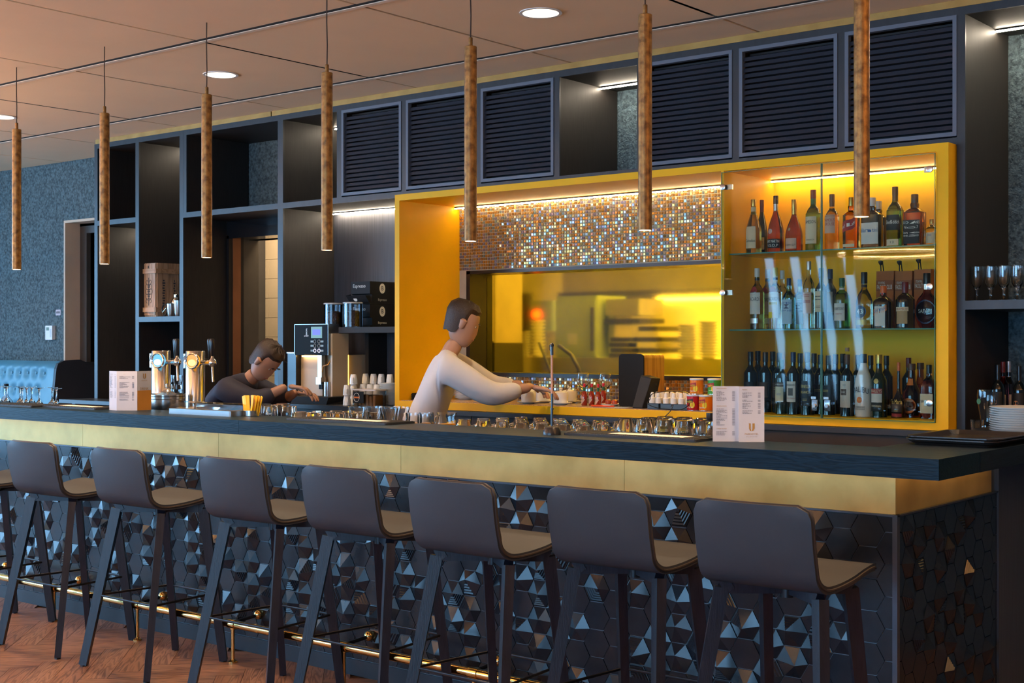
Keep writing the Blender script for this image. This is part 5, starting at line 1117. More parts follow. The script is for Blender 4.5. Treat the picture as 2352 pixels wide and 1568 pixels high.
tapcol(369.8, ('badge_blue', (.12, .50, .8), .8, (.85, 1, .6), 1.0), 0); tapcol(448.6, ('badge_amber', (1., .36, .01), .8, (1, .72, .2), 1.0), 1)
MB().box((at(369.8, 4.75)-cx0-.1, -.09, 0), (at(448.6, 4.75)-cx0+.1, .09, .012)).build('base_plate', M_steel, bt)
t = thing('steel_pot', 'round stainless pot with a pointed lid in front of the beer tap', 'pot', (at(383.5, 4.56), 4.56, WZ))
MB().lathe([(.001, 0), (.094, 0), (.098, .006), (.098, .118), (.102, .122), (.102, .134), (.099, .136), (.001, .136)], 36).build('body', M_steel, t)
l_ = MB().lathe([(.102, .137), (.102, .146), (.085, .150), (.045, .153), (.024, .162), (.013, .178), (.001, .180)], 36).build('lid', M_steel, t)
MB().lathe([(.006, .178), (.006, .185), (.009, .19), (.006, .196), (.007, .202), (.001, .205)], 14).build('knob', M_chrome, l_)
# steel tray box with clear sloping lid on the bar
a, c = onZ(410, 948, CZ), onZ(546, 956, CZ); x0, x1 = a[0], c[0]-.0
t = thing('straw_dispenser', 'low stainless box with a clear domed lid on the bar', 'dispenser', ((x0+x1)/2, 4.20, CZ)); hw = (x1-x0)/2
MB().bevbox((-hw, 0, 0), (hw, .17, .026), .012).build('tray', mat('satin_steel', (.22, .22, .22), .35, metal=.9), t)
MB().prism([(0.004, .0305), (.166, .0305), (.150, .046), (.10, .060), (.05, .056), (.012, .040)], -hw+.006, hw-.006, 0).build('lid', thin_glass('clear_lid', (.93, .95, .97)), t)
# yellow sugar sticks
t = thing('sugar_sticks', 'bundle of yellow sugar sticks leaning in a holder on the bar', 'sugar sticks', (at(577, 4.30), 4.30, CZ))
MB().lathe([(.034, 0), (.036, .002), (.036, .028), (.034, .028), (.034, .003), (.001, .003)], 18).build('holder', M_steel, t)
sm = MB().box((-.0085, -.0014, 0), (.0085, .0014, .098)).mesh('stick', mat('yellow_sachet', (.85, .46, .01), .5, var=.06))
for k in range(16):
    o = link('stick', sm, t, (-.026+.0036*k, -.018+.012*(k % 4), .004)); o.rotation_euler = (.06*(k % 3-1), -.34+.042*k+.05*(k % 2), .25*(k % 3-1))
# ------------------------------------------------------------------ coffee corner
KZ = 1.1145
def fx(px, Y=5.86): return at(px, Y)
cm = thing('coffee_machine', 'automatic coffee machine with black control panel and cream body', 'coffee machine', (fx(724), 5.86, KZ)); ox = fx(724)
zz = lambda py, Y=5.86, px=724: onY(px, py, Y)[2]-KZ
xl, xr = fx(686)-ox, fx(763)-ox
M_cream = mat('cream_panel', (.50, .38, .25), .45, var=.04); M_gloss = mat('gloss_black_panel', (.006, .007, .008), .5, spec=.08)
MB().add([(fx(680)-ox, -.10, 0), (fx(784)-ox-.03, -.10, 0), (xr+.01, .33, 0), (xl+.002, .33, 0), (fx(676)-ox, -.11, zz(909)), (fx(784)-ox, -.11, zz(909)), (xr+.01, .33, zz(909)), (xl+.002, .33, zz(909))], [(0, 1, 5, 4), (1, 2, 6, 5), (2, 3, 7, 6), (3, 0, 4, 7), (4, 5, 6, 7), (0, 3, 2, 1)]).build('drip_tray', M_bmatte, cm)
zt, zp = zz(745), zz(815); zb = zz(909)+.001
MB().box((xl, .02, zb), (xl+.20, .05, zp)).build('cream_front', M_cream, cm)
MB().box((xr-.004, -.01, zb), (xr+.012, .13, zz(766))).build('cream_side', M_cream, cm)
MB().box((xl, .05, zb), (xr-.004, .34, zp)).build('body', M_cream, cm)
hd = MB().bevbox((xl, -.035, zp), (xr, .06, zt), .006, axis=1).build('control_panel', M_gloss, cm)
MB().box((xl-.002, -.036, zp), (xl+.002, .06, zt)).box((xr-.0015, -.036, zp), (xr+.0015, .06, zt)).box((xl, -.036, zt-.001), (xr, .06, zt+.002)).build('chrome_edge', mat('dull_chrome', (.35, .36, .38), .35, metal=1.), cm)
pxx = lambda px: fx(px, 5.825)-ox
MB().box((pxx(715), -.0372, zz(776, 5.825)), (pxx(740), -.0355, zz(750, 5.825))).build('display_bezel', emit('display_bezel', (.35, .75, .85), .35), hd)
MB().box((pxx(719), -.0385, zz(769, 5.825)), (pxx(736), -.0372, zz(756.5, 5.825))).build('display', emit('display_blue', (.08, .10, 1.), 1.6), hd)
for r, py in enumerate((784, 794, 805)):
    for px, sx in ((723.5, -1), (733, 1)):
        zc = zz(py, 5.825); xc = pxx(px)
        MB().tube([(xc+.011*math.cos(2*PI*i/18), -.0365, zc+.011*math.sin(2*PI*i/18)) for i in range(18)], .0016, 5, closed=True).build('button', emit('button_ring', (.7, .65, 1), 1.8) if r == 2 else mat('button_grey', (.25, .25, .24), .4), hd)
        MB().box((xc+sx*.014, -.0362, zc-.006), (xc+sx*.040, -.0355, zc+.006)).build('button_label', mat('label_grey', (.22, .30, .33), .5), hd)
bb = MB(); lettering(bb, 'WMF', .02, lambda x, y: (pxx(704)+y, -.0362, zz(762, 5.825)-x)); lettering(bb, 'presto!', .014, lambda x, y: (pxx(704)+x, -.0362, zz(771, 5.825)+y)); bb.build('lettering', M_porc, hd, fix=False)
sp = MB().box((xl+.20, -.02, zp-.17), (xl+.235, .01, zp)).box((xl+.195, -.03, zp-.185), (xl+.24, .012, zp-.14)).build('spout', M_steel, cm)
MB().cyl((xl+.21, -.01, zp-.185), (xl+.21, -.01, zp-.215), .008).cyl((xl+.228, -.01, zp-.185), (xl+.228, -.01, zp-.215), .008).build('nozzles', M_bplast, sp)
MB().tube([(xl+.225, -.01, zp-.12), (xl+.25, -.02, zp-.07), (xr-.02, -.015, zp-.06), (xr-.012, -.0, zp-.03)], .005, 8).build('milk_hose', mat('amber_hose', (.5, .22, .04), .3), cm)
MB().lathe([(.028, 0), (.028, .09), (.001, .091)], 20, c=(xr-.035, .0, zb)).build('milk_cup', M_steel, cm)
MB().box((xl+.03, .0, zp-.012), (xl+.17, .018, zp-.004)).build('work_light', emit('machine_light', (1, .62, .2), 10), cm)
MB().box((xr-.002, .125, zb), (xr+.013, .131, zp)).build('light_edge', emit('machine_edge', (1, .55, .08), 3), cm)
t = thing('milk_cooler', 'black box cooler at the left of the coffee machine', 'cooler', (fx(660), 5.84, KZ)); o2 = fx(660)
MB().bevbox((fx(636)-o2, -.0, .008), (fx(685)-o2, .30, zz(811, 5.84, 660)), .008, axis=1).build('body', mat('cooler_black', (.012, .012, .016), .12), t)
MB().box((fx(636)-o2, -.003, zz(811, 5.84, 660)), (fx(685)-o2, .30, zz(811, 5.84, 660)+.006)).build('lid', M_steel, t); MB().cyl((fx(659)-o2, -.012, zz(832, 5.84, 660)), (fx(659)-o2, 0, zz(832, 5.84, 660)), .010).build('knob', M_chrome, t); MB().box((fx(638)-o2, .02, 0), (fx(683)-o2, .28, .008)).build('feet', M_bplast, t)
# black over-counter table
TZ = 1.595
t = thing('over_counter_shelf', 'black bridge shelf over the cups beside the coffee machine', 'shelf', (0, 0, 0)); ta, tb = -6.02, -5.555
MB().box((ta-.345, 5.925, TZ-.036), (-6.16, 6.262, TZ)).box((-6.16, 5.872, TZ-.036), (tb, 6.262, TZ)).build('top', M_bmatte, t)
MB().box((tb-.03, 5.97, KZ), (tb, 6.262, TZ-.036)).build('leg', M_bmatte, t); MB().box((-6.155, 6.1, KZ), (-6.125, 6.262, TZ-.036)).build('leg', M_bmatte, t)
M_bean = mat('coffee_beans', (.13, .055, .022), .4, var=.6, scale=90, bump=.8, bscale=110)
for px, Y, lab in ((766, 5.99, 'left clear bean hopper with coffee beans'), (810.5, 5.94, 'right clear bean hopper with coffee beans')):
    t = thing('bean_hopper', lab, 'bean hopper', (at(px, Y), Y, TZ), 0, 'bean hoppers above the coffee machine'); r = .062; h = .148
    MB().lathe([(r, .0), (r, h), (r-.003, h), (r-.003, .004), (.001, .004)], 28).build('jar', thin_glass('hopper_clear_'+str(px), (.88, .90, .92)), t)
    MB().lathe([(.001, .005), (r-.005, .005), (r-.005, h*.62), (r*.55, h*.70), (.001, h*.72)], 24).build('beans', M_bean, t)
    MB().lathe([(r+.002, h), (r+.002, h+.007), (r-.006, h+.009), (.001, h+.009)], 28).build('lid', mat('grey_lid', (.4, .4, .42), .3), t)
# espresso boxes
M_card = mat('black_card', (.010, .010, .011), .65, spec=.3)
for k, (z, lab) in enumerate(((TZ, 'lower black espresso capsule box on the bridge shelf'), (TZ+.146, 'upper black espresso capsule box on another box'))):
    xb = at(833, 6.05); t = thing('capsule_box', lab, 'box', (xb, 6.03, z), 0, 'black espresso boxes'); hw = .085; h = .144
    MB().prism([(.0, .0), (.225, .0), (.225, h), (.0, h), (.0, h*.46), (.02, h*.42), (.02, h*.10), (0, h*.10)], -hw, hw, 0).build('carton', M_card, t)
    if k: MB().add([(-hw, 0, .002), (hw, 0, .002), (hw+.002, -.045, h*.38), (-hw-.002, -.045, h*.38), (-hw, 0, h*.45), (hw, 0, h*.40)], [(0, 1, 2, 3), (0, 3, 4), (1, 5, 2)]).build('scoop_tray', M_card, t, fix=False)
    bb = MB(); lettering(bb, 'Espresso', .032, lambda x, y: (x-.01, -.0012, h*.80+y)); lettering(bb, 'Espresso', .022, lambda x, y: (hw+.0012, .11+x, h*.2+y)); bb.build('lettering', IW, t, fix=False)
    bb = MB(); bb.add([(hw+.0010, .11+.026*math.cos(2*PI*i/24), h*.70+.032*math.sin(2*PI*i/24)) for i in range(24)], [tuple(range(24))])
    e = bb.build('emblem', IW, t, fix=False); bb = MB(); lettering(bb, 'B', .04, lambda x, y: (hw+.0016, .11+x, h*.70+y)); bb.build('emblem_letter', M_card, e, fix=False)
    if not k: continue
    bb = MB(); bb.add([(-.02+.016*math.cos(2*PI*i/20), -.024-.0012+.006*math.sin(2*PI*i/20)*0-.016*math.sin(2*PI*i/20)*.5, h*.21+.012*math.sin(2*PI*i/20)) for i in range(20)], [tuple(range(20))]); bb.build('tray_emblem', IW, t, fix=False)
# cups, saucers
CUP = [(0, 0), (.016, 0), (.018, .004), (.023, .03), (.025, .062)]
def cupmesh(inv):
    pr = CUP+[(.0230, .062), (.0208, .03), (.014, .008), (.0005, .006)]; pr = [(max(.0005, r), .062-z if inv else z) for r, z in pr]
    b = MB().lathe(pr, 22); hz = lambda z: .062-z if inv else z
    b.tube([(.023, 0, hz(.050)), (.034, 0, hz(.050)), (.037, 0, hz(.036)), (.030, 0, hz(.022)), (.020, 0, hz(.022))], .0028, 7); return b.mesh('cup', M_porc)
cinv, cup_ = cupmesh(True), cupmesh(False)
rr = random.Random(4)
for k, (px, Y, lv) in enumerate(((797, 5.80, 0), (797, 5.80, 1), (812, 5.90, 0), (812, 5.90, 1), (812, 5.90, 2), (834, 5.98, 1), (850, 5.98, 1), (866, 5.98, 1), (834, 5.98, 0), (850, 5.98, 0), (866, 5.98, 0), (840, 6.08, 2), (858, 6.08, 2), (876, 6.08, 2), (896, 6.05, 2), (840, 6.08, 1), (858, 6.08, 1), (876, 6.08, 1), (896, 6.05, 1), (840, 6.08, 0), (858, 6.08, 0), (876, 6.08, 0), (896, 6.05, 0))):
    put(cinv, 'coffee_cup', 'white coffee cup upside down in the pile beside the coffee machine', 'cup', at(px, Y), Y, KZ+lv*.0625, 'coffee cups beside the machine', 'cup', rr.uniform(-1, .5))
sau = MB().lathe([(.001, .0), (.030, 0), (.034, .003), (.062, .010), (.064, .013), (.06, .0125), (.034, .006), (.001, .005)], 28).mesh('saucer', M_porc)
def saucers(lab, x, y, z, n, grp='saucer stacks'):
    t = thing('saucer_stack', lab, 'saucers', (x, y, z), 0, grp)
    for k in range(n): link('saucer', sau, t, (0, 0, k*.0078))
    return t
saucers('tall saucer stack beside the lit edge of the coffee machine', at(820, 6.19), 6.19, KZ, 30); saucers('saucer stack at the yellow frame beside the plastic tub', at(895, 5.93), 5.93, KZ, 17)
t = thing('plastic_tub', 'clear plastic tub of brown biscuits with a dark sticker', 'tub', (at(848, 5.80), 5.80, KZ))
MB().bevbox((-.10, -.05, 0), (.10, .05, .095), .015).build('tub', thin_glass('milky_plastic', (.80, .78, .76)), t); MB().bevbox((-.104, -.055, .095), (.104, .055, .103), .016).build('lid', mat('milky_lid', (.62, .58, .56), .3), t)
for k in range(6): MB().bevbox((-.088+.030*k, -.035, .004), (-.066+.030*k, .035, .062+.006*(k % 2)), .006).build('biscuit', mat('biscuit', (.36, .18, .07), .7), t)
s_ = MB().box((-.085, -.0525, .018), (.005, -.0508, .088)).build('sticker', M_card, t); MB().tube([(-.055+.024*math.cos(2*PI*i/24), -.053, .053+.026*math.sin(2*PI*i/24)) for i in range(24)], .0016, 5, closed=True).build('seal', IW, s_); MB().box((-.078, -.0532, .048), (-.032, -.0526, .057)).build('seal_band', LO, s_)
# ------------------------------------------------------------------ things in the yellow niche
NZ = 1.1606
def nx(px, Y): return at(px, Y)
t = thing('napkin_stack', 'stack of black napkins at the left end of the niche', 'napkins', (nx(945, 5.88), 5.88, NZ))
for k in range(9): o = MB().box((-.06, -.05, 0), (.06, .05, .0042)).build('napkin', M_bmatte, t, (0, .002*(k % 3), k*.0045)); o.rotation_euler[2] = .05*(k % 3)
t = thing('cutlery_bowl', 'white bowl holding spoons and forks in the niche', 'bowl', (nx(975, 6.0), 6.0, NZ))
MB().lathe([(.001, 0), (.038, 0), (.042, .004), (.056, .062), (.054, .062), (.040, .008), (.001, .006)], 28).build('bowl', M_porc, t)
for k in range(7):
    a = -1.1+.32*k; b = MB().tube([(.01*math.cos(k), .01*math.sin(k), .012), (.055*math.sin(a), .02*math.cos(k*2), .085), (.075*math.sin(a), .03*math.cos(k*2), .115)], .0028, 6); b.lathe([(.0005, -.012), (.006, -.004), (.007, .006), (.0005, .016)], 8, c=(.082*math.sin(a), .03*math.cos(k*2), .122), flat=.4); b.build('cutlery', M_steel if k % 3 else M_bplast, t)
saucers('white saucer below the spoon at the left of the niche', nx(990, 5.86), 5.86, NZ, 2)
spm = MB().lathe([(.001, 0), (.042, 0), (.045, .003), (.066, .011), (.068, .014), (.065, .0145), (.045, .008), (.001, .007)], 30).mesh('plate', M_porc)
for px, Y, n, lab in ((1069, 6.08, 8, 'stack of white plates behind the person in the white shirt'), (1112, 6.14, 11, 'second stack of white plates in the niche')):
    t = thing('plate_stack', lab, 'plates', (nx(px, Y), Y, NZ), 0, 'plate stacks in the niche')
    for k in range(n): link('plate', spm, t, (0, 0, k*.0088))
POT = [(0, 0), (.036, 0), (.040, .004), (.042, .05), (.041, .056)]
potm = MB().lathe([(max(.0005, r), z) for r, z in POT]+[(.0385, .056), (.038, .008), (.0005, .006)], 26).mesh('cup', M_porc); lidm = MB().lathe([(.041, .056), (.040, .062), (.02, .068), (.008, .069), (.006, .074), (.011, .080), (.008, .086), (.001, .087)], 26).mesh('lid', M_porc)
for k, (px, Y, lab) in enumerate(((1214, 5.86, 'white sugar pot on a saucer left of the slim pole'), (1248, 6.0, 'white sugar pot behind the slim pole'), (1288, 5.86, 'white sugar pot on a saucer right of the slim pole'), (1232, 6.12, 'white sugar pot at the back of the niche'), (1308, 6.06, 'white sugar pot with a spoon near the hot sauce'))):
    saucers('white saucer below a %s' % lab.replace('on a saucer ', ''), nx(px, Y), Y, NZ, 1, 'saucers below sugar pots')
    t = thing('sugar_pot', lab, 'sugar pot', (nx(px, Y), Y, NZ+.0065), 0, 'sugar pots in the niche'); link('cup', potm, t); link('lid', lidm, t)
    if k in (2, 4): MB().tube([(.02, 0, .05), (.05, -.01, .075), (.07, -.015, .095)], .002, 6).build('spoon', M_steel, t)
M_taba = mat('hot_sauce', (.28, .02, .008), .12, coat=.6)
for k, (px, Y) in enumerate(((1342, 5.88), (1359, 5.90), (1374, 5.87), (1386, 6.02))):
    t = thing('sauce_bottle', ['hot sauce bottle, leftmost of the front three', 'hot sauce bottle, middle of the front three', 'hot sauce bottle, rightmost of the front three', 'hot sauce bottle standing behind the others by the wine glass'][k], 'bottle', (nx(px, Y), Y, NZ), 0, 'hot sauce bottles in the niche')
    MB().lathe([(.001, 0), (.0145, 0), (.016, .003), (.016, .058), (.012, .070), (.0075, .077), (.007, .080)], 18).build('bottle_body', M_taba, t)
    MB().lathe([(.0078, .078), (.0078, .098), (.006, .099)], 16).build('neck_band', KGr, t); MB().lathe([(.0055, .098), (.0055, .104), (.007, .105), (.007, .117), (.001, .118)], 14).build('cap', pm('cap_red', (.60, .01, .02), .35), t)
    b = MB(); vs = []
    for i in range(9):
        for j in range(9):
            u, v = -1+i/4, -1+j/4; a_, c_ = (u+v)/2*1.15-.35, (v-u)/2*.026; vs.append((.0167*math.sin(a_), -.0167*math.cos(a_), .032+c_))
    b.add(vs, [(i*9+j, (i+1)*9+j, (i+1)*9+j+1, i*9+j+1) for i in range(8) for j in range(8)]); l_ = b.build('label', LP, t, fix=False)
    bb = MB(); lettering(bb, 'TABASCO', .008, lambda x, y: (.0172*math.sin(x/.0167-.35), -.0172*math.cos(x/.0167-.35), .032+y), 0, .026); bb.build('lettering', KGr, l_, fix=False)
WG2 = [(0, 0), (.033, 0), (.033, .0015), (.010, .006), (.004, .014), (.004, .075), (.016, .085), (.034, .110), (.037, .135), (.031, .172)]
wg2 = MB().lathe([(max(.0005, r), z) for r, z in WG2+[(.030, .172), (.0358, .135), (.0328, .111), (.015, .089), (.0005, .085)]], 24).mesh('glass', M_glass)
for px, lab in ((1339, 'wine glass behind the hot sauce bottles'), (1390, 'wine glass between the hot sauce and the black screen')): put(wg2, 'wine_glass', lab, 'glass', nx(px, 6.10), 6.10, NZ, 'wine glasses in the niche')
saucers('white saucer with red fruit pieces beside the black screen', nx(1404, 5.92), 5.92, NZ, 1)
for k, dx in enumerate((-.02, .022)):
    t = thing('fruit_piece', ['round red fruit piece on the saucer by the wine glass', 'sliced red fruit piece on the saucer by the black screen'][k], 'fruit', (nx(1404, 5.92)+dx, 5.92, NZ+.0055), 0, 'fruit pieces on the saucer')
    MB().lathe([(.001, 0), (.014, .003), (.019, .014), (.015, .026), (.004, .030), (.001, .029)], 16).build('flesh', pm('red_fruit', (.35, .05, .02), .35), t); MB().lathe([(.004, .029), (.002, .033), (.001, .034)], 8).build('stalk', KBr, t)
t = thing('note_paper', 'white note paper lying at the front edge of the niche', 'paper', (nx(1378, 5.79), 5.79, NZ)); MB().add([(-.06, -.02, .0006), (.17, -.03, .0006), (.17, .05, .004), (-.05, .03, .0008)], [(0, 1, 2, 3)]).build('sheet', M_paper, t)
t = thing('pen', 'orange-red pen lying on the note paper', 'pen', (nx(1385, 5.785), 5.785, NZ+.006)); MB().tube([(-.07, -.004, 0), (.04, 0, 0), (.07, .003, 0)], [.0052, .0052, .0035], 10).build('barrel', pm('pen_red', (.75, .06, .01), .3), t); MB().box((0, -.004, .004), (.05, .003, .0062)).build('clip', IW, t)
# black screen with wooden case, leaning speaker
a, c = nx(1422, 5.90), nx(1478, 5.90); hgt = onY(1450, 813, 5.90)[2]-NZ
t = thing('wooden_speaker', 'wooden box speaker with a rounded black front', 'speaker', ((a+c)/2, 5.90, NZ)); hw = (c-a)/2
MB().bevbox((-hw, .008, 0), (hw, .20, hgt), .022, axis=1).build('wooden_case', wood('speaker_oak', (.34, .16, .03), (.52, .28, .07), .4, 3., 2, 6), t)
MB().bevbox((-hw-.001, -.002, .0), (hw+.001, .008, hgt+.001), .022, axis=1).build('front_panel', mat('screen_black', (.010, .009, .008), .6, spec=.2), t)
t = thing('black_speaker', 'small black leaning speaker in front of the wooden speaker', 'speaker', (nx(1477, 5.835), 5.835, NZ)); hh = .168
MB().add([(-.045, -.03, 0), (.025, -.045, 0), (.04, .045, 0), (-.02, .05, 0), (-.025, .02, hh), (.052, .0, hh-.012), (.06, .07, hh-.015), (.0, .07, hh)], [(0, 1, 5, 4), (1, 2, 6, 5), (2, 3, 7, 6), (3, 0, 4, 7), (4, 5, 6, 7), (0, 3, 2, 1)]).build('cabinet', M_bmatte, t)
MB().add([(-.044, -.032, .006), (.024, -.0465, .006), (.0495, -.002, hh-.018), (-.025, .0165, hh-.006)], [(0, 1, 2, 3)]).build('grille', mat('grille_grey', (.035, .034, .036), .8, bump=.5, bscale=900), t, fix=False); MB().box((.058, .02, hh-.05), (.0605, .04, hh-.04)).build('port', M_bplast, t)
# rechargeable candles on two chargers
cand = MB().lathe([(.001, 0), (.0165, 0), (.0165, .026), (.0105, .030), (.0100, .048), (.006, .055), (.001, .056)], 16).mesh('candle', mat('milk_white_candle', (.80, .72, .62), .35, var=.03))
for k, (pa, pb, lab) in enumerate(((1492, 1520, 'left dark blue charging tray of white candle lamps'), (1522, 1592, 'right dark blue charging tray of white candle lamps'))):
    x0, x1 = nx(pa, 5.80), nx(pb, 5.80); t = thing('charging_tray', lab, 'charger', ((x0+x1)/2, 5.775, NZ), 0, 'candle charging trays'); hw = (x1-x0)/2
    MB().bevbox((-hw, 0, 0), (hw, .17, .030), .006).build('tray', mat('charger_blue', (.02, .03, .045), .3), t); MB().box((-hw+.004, -.0012, .004), (hw-.004, 0, .026)).build('front_face', mat('charger_face', (.06, .10, .14), .3), t)
    n = 2 if k == 0 else 4
    for i in range(n):
        for j in range(4 if k == 0 else 3):
            cc = thing('candle_lamp', 'small white rechargeable candle lamp on the %s charging tray' % ('left' if k == 0 else 'right'), 'candle lamp', (x0+(i+.5)*(x1-x0)/n, 5.798+j*(.042 if k == 0 else .052), NZ+.030), 0, 'candle lamps on the %s tray' % ('left' if k == 0 else 'right')); link('candle', cand, cc)
t = thing('charger_cable', 'thin black cable looping over the candle chargers', 'cable', (nx(1540, 5.76), 5.76, NZ))
MB().tube(bez([(-.12, -.004, .05), (-.13, -.012, .03), (-.08, -.020, .012), (.0, -.028, .004), (.08, -.024, .006), (.115, .0, .04), (.08, .03, .085), (-.02, .04, .092), (-.11, .01, .08), (-.12, -.004, .05)], 5), .0022, 6).tube(bez([(.02, -.026, .02), (.04, -.038, .03), (.03, -.045, .0), (.0, -.05, -.03), (-.02, -.05, -.045)], 5), .0022, 6).build('wire', M_bplast, t)
# crisp cans
def can(lab, px, Y, z, m, top, words, col2):
    t = thing('crisp_can', lab, 'can', (nx(px, Y), Y, z), 0, 'small crisp cans in the niche'); r, h = .0335, .080
    MB().lathe([(.001, 0), (r-.002, 0), (r, .003), (r, h-.003), (r-.001, h-.002), (.001, h-.002)], 26).build('tube', m, t)
    MB().lathe([(r+.001, h-.008), (r+.0016, h-.007), (r+.0016, h-.001), (r, h), (.001, h)], 26).build('lid', M_white, t); MB().lathe([(r+.0004, .0015), (r+.0004, .004)], 26).build('rim', M_steel, t)
    cyl_ = lambda x, y, e: ((r+e)*math.sin(x/r), -(r+e)*math.cos(x/r), y)
    b = MB().grid(lambda u, v: cyl_(-.030+.045*u, .036+.018*v+.006*u, .0006), 8, 2); bd = b.build('banner', col2, t, fix=False)
    bb = MB(); lettering(bb, 'Pringles', .014, lambda x, y: cyl_(x-.008, .046+y+.12*x, .0011), 0, .036); bb.build('lettering', LY, bd, fix=False)
    bb = MB(); lettering(bb, words, .011, lambda x, y: cyl_(x-.004, .018+y, .0008), 0, .034); bb.build('lettering', IW, t, fix=False)
    b = MB(); b.add([cyl_(.012+.012*math.cos(2*PI*i/18), .030+.016*math.sin(2*PI*i/18), .0007) for i in range(18)], [tuple(range(18))]); b.build('crisp_picture', LY, t, fix=False)
CR, CO, CG = pm('can_red', (.52, .015, .02), .35), pm('can_orange', (.80, .20, .01), .35), pm('can_green', (.04, .30, .05), .35)
can('red crisp can at the bottom beside the candle chargers', 1593, 5.79, NZ, CR, 0, 'Original', LDB); can('orange crisp can at the bottom beside the red can', 1621, 5.785, NZ, CO, 0, 'Paprika', LR)
can('orange crisp can stacked on top of the red can', 1600, 5.80, NZ+.0802, CO, 0, 'Paprika', LR); 
can('green crisp can stacked beside the glass cabinet partition', 1641, 5.83, NZ+.0802, CG, 0, 'Sour Cream', LR)
can('green crisp can at the bottom beside the cabinet partition', 1642, 5.86, NZ, CG, 0, 'Sour Cream', LR)
# ------------------------------------------------------------------ things in the left shelving
SZ = 1.6825
t = thing('wine_crate', 'upright pale wooden wine crate with black stencilled crest', 'crate', (onY(327, 730, 5.86)[0], 5.865, SZ))
x1 = onY(357, 730, 5.86)[0]-onY(327, 730, 5.86)[0]; hc = onY(340, 604, 5.86)[2]-SZ; dp = .30
M_cr = wood('crate_pine', (.30, .17, .085), (.44, .28, .16), .6, 3., 2, 5); M_cr2 = wood('crate_batten', (.34, .18, .08), (.46, .27, .14), .6, 3., 0, 5)
MB().box((0, .006, 0), (x1-.006, dp, hc)).build('box', M_cr, t); MB().box((.006, 0, .012), (x1-.012, .006, hc-.004)).build('front_board', M_cr, t)
for k in range(3): MB().box((x1-.006, .012+k*(dp-.02)/3, .0), (x1, .012+(k+1)*(dp-.02)/3-.003, hc)).build('side_board', M_cr, t)
for z in (.035, hc-.075): MB().box((-.022, -.012, z), (x1+.004, 0, z+.032)).box((x1, -.012, z), (x1+.012, dp+.01, z+.032)).build('batten', M_cr2, t)
b = MB(); b.add([(x1*.42+.006*math.cos(2*PI*i/12), -.0006, hc-.028+.010*math.sin(2*PI*i/12)) for i in range(12)], [tuple(range(12))]); b.build('finger_hole', M_bmatte, t, fix=False)
crest = MB(); cxx, czz = x1*.45, hc*.47
for s_ in (-1, 1):
    for k in range(5):
        zc = czz+(k-2)*.034; rr_ = .020-.003*abs(k-2); crest.tube([(cxx+s_*(.008+rr_*(1-math.cos(a))*.8), -.0012, zc+rr_*math.sin(a)) for a in [i*.45 for i in range(12)]], .0016, 4)
for k in range(7): crest.box((cxx-.016+.002*abs(k-3), -.0014, czz-.05+.0165*k-.004), (cxx+.016-.002*abs(k-3), -.0004, czz-.05+.0165*k+.002))
crest.box((cxx-.003, -.0014, czz-.10), (cxx+.003, -.0004, czz+.10)); crest.build('crest', M_ink, t)
for k, y in enumerate((.055, .15, .24)):
    bb = MB()
    for i in range(10): bb.box((x1-.0001, y+.004*(i % 2), hc*.24+i*.018), (x1+.0008, y+.018-.006*k+.003*(i % 3), hc*.24+i*.018+.011))
    bb.build('stencil', M_ink, t)
for k, (px, h, r, m, lab) in enumerate(((390, .092, .034, M_steel, 'short steel shaker cup beside the wine crate'), (401, .115, .036, M_steel, 'taller steel shaker cup by the shelf post'))):
    t = thing('shaker_cup', lab, 'cup', (onY(px, 725, 5.87+.0*k)[0], 5.885+.02*k, SZ), 0, 'bar tools on the left shelf')
    MB().lathe([(.001, 0), (r*.75, 0), (r*.78, .003), (r, h), (r-.0015, h), (r*.75, .006), (.001, .005)], 24).build('cup', m, t); MB().lathe([(r, h-.003), (r+.002, h-.001), (r, h+.001)], 24).build('rim', M_chrome, t)
t = thing('cocktail_shaker', 'steel cocktail shaker with a cap behind the shaker cups', 'shaker', (onY(404, 725, 5.99)[0], 5.99, SZ), 0, 'bar tools on the left shelf')
MB().lathe([(.001, 0), (.032, 0), (.038, .10), (.036, .112), (.022, .135), (.018, .14)], 24).build('body', M_steel, t); MB().lathe([(.019, .14), (.019, .158), (.012, .165), (.001, .166)], 18).build('cap', M_chrome, t)
t = thing('spirit_bottle', 'green glass bottle lying low behind the shelf post', 'bottle', (onY(409, 725, 5.90)[0]-.02, 6.06, SZ), 0, 'bar tools on the left shelf'); MB().lathe([(.001, 0), (.024, 0), (.026, .05), (.012, .075), (.010, .10), (.001, .10)], 18).build('glass_body', gl('bright_green_glass', (.05, .6, .10)), t)
t = thing('strainer', 'dark coiled bar strainer leaning on the wine crate', 'strainer', (onY(378, 728, 5.86)[0], 5.86, SZ), 0, 'bar tools on the left shelf')
MB().tube([(.028*math.cos(a)+0, 0, .045+.04*math.sin(a)) for a in [2*PI*i/20 for i in range(20)]], .006, 6, closed=True).build('coil', M_bplast, t); MB().cyl((-.02, 0, .03), (.02, 0, .06), .004).build('bar', M_steel, t)
# stacked glasses on the left low worktop
for k in range(4):
    t = thing('cut_glass', ['cut glass tumbler on the low worktop, left front', 'cut glass tumbler on the low worktop, right front', 'cut glass tumbler stacked on the left one', 'cut glass tumbler stacked on the right one'][k], 'glass', (onY(386+22*(k % 2), 880, 5.70)[0], 5.70, 1.0865+.095*(k//2)), 0, 'cut glasses on the low worktop')
    link('glass', glass_mesh([(0, 0), (.026, 0), (.030, .01), (.026, .03), (.033, .055), (.034, .094)], .003, False, .012, 12), t)
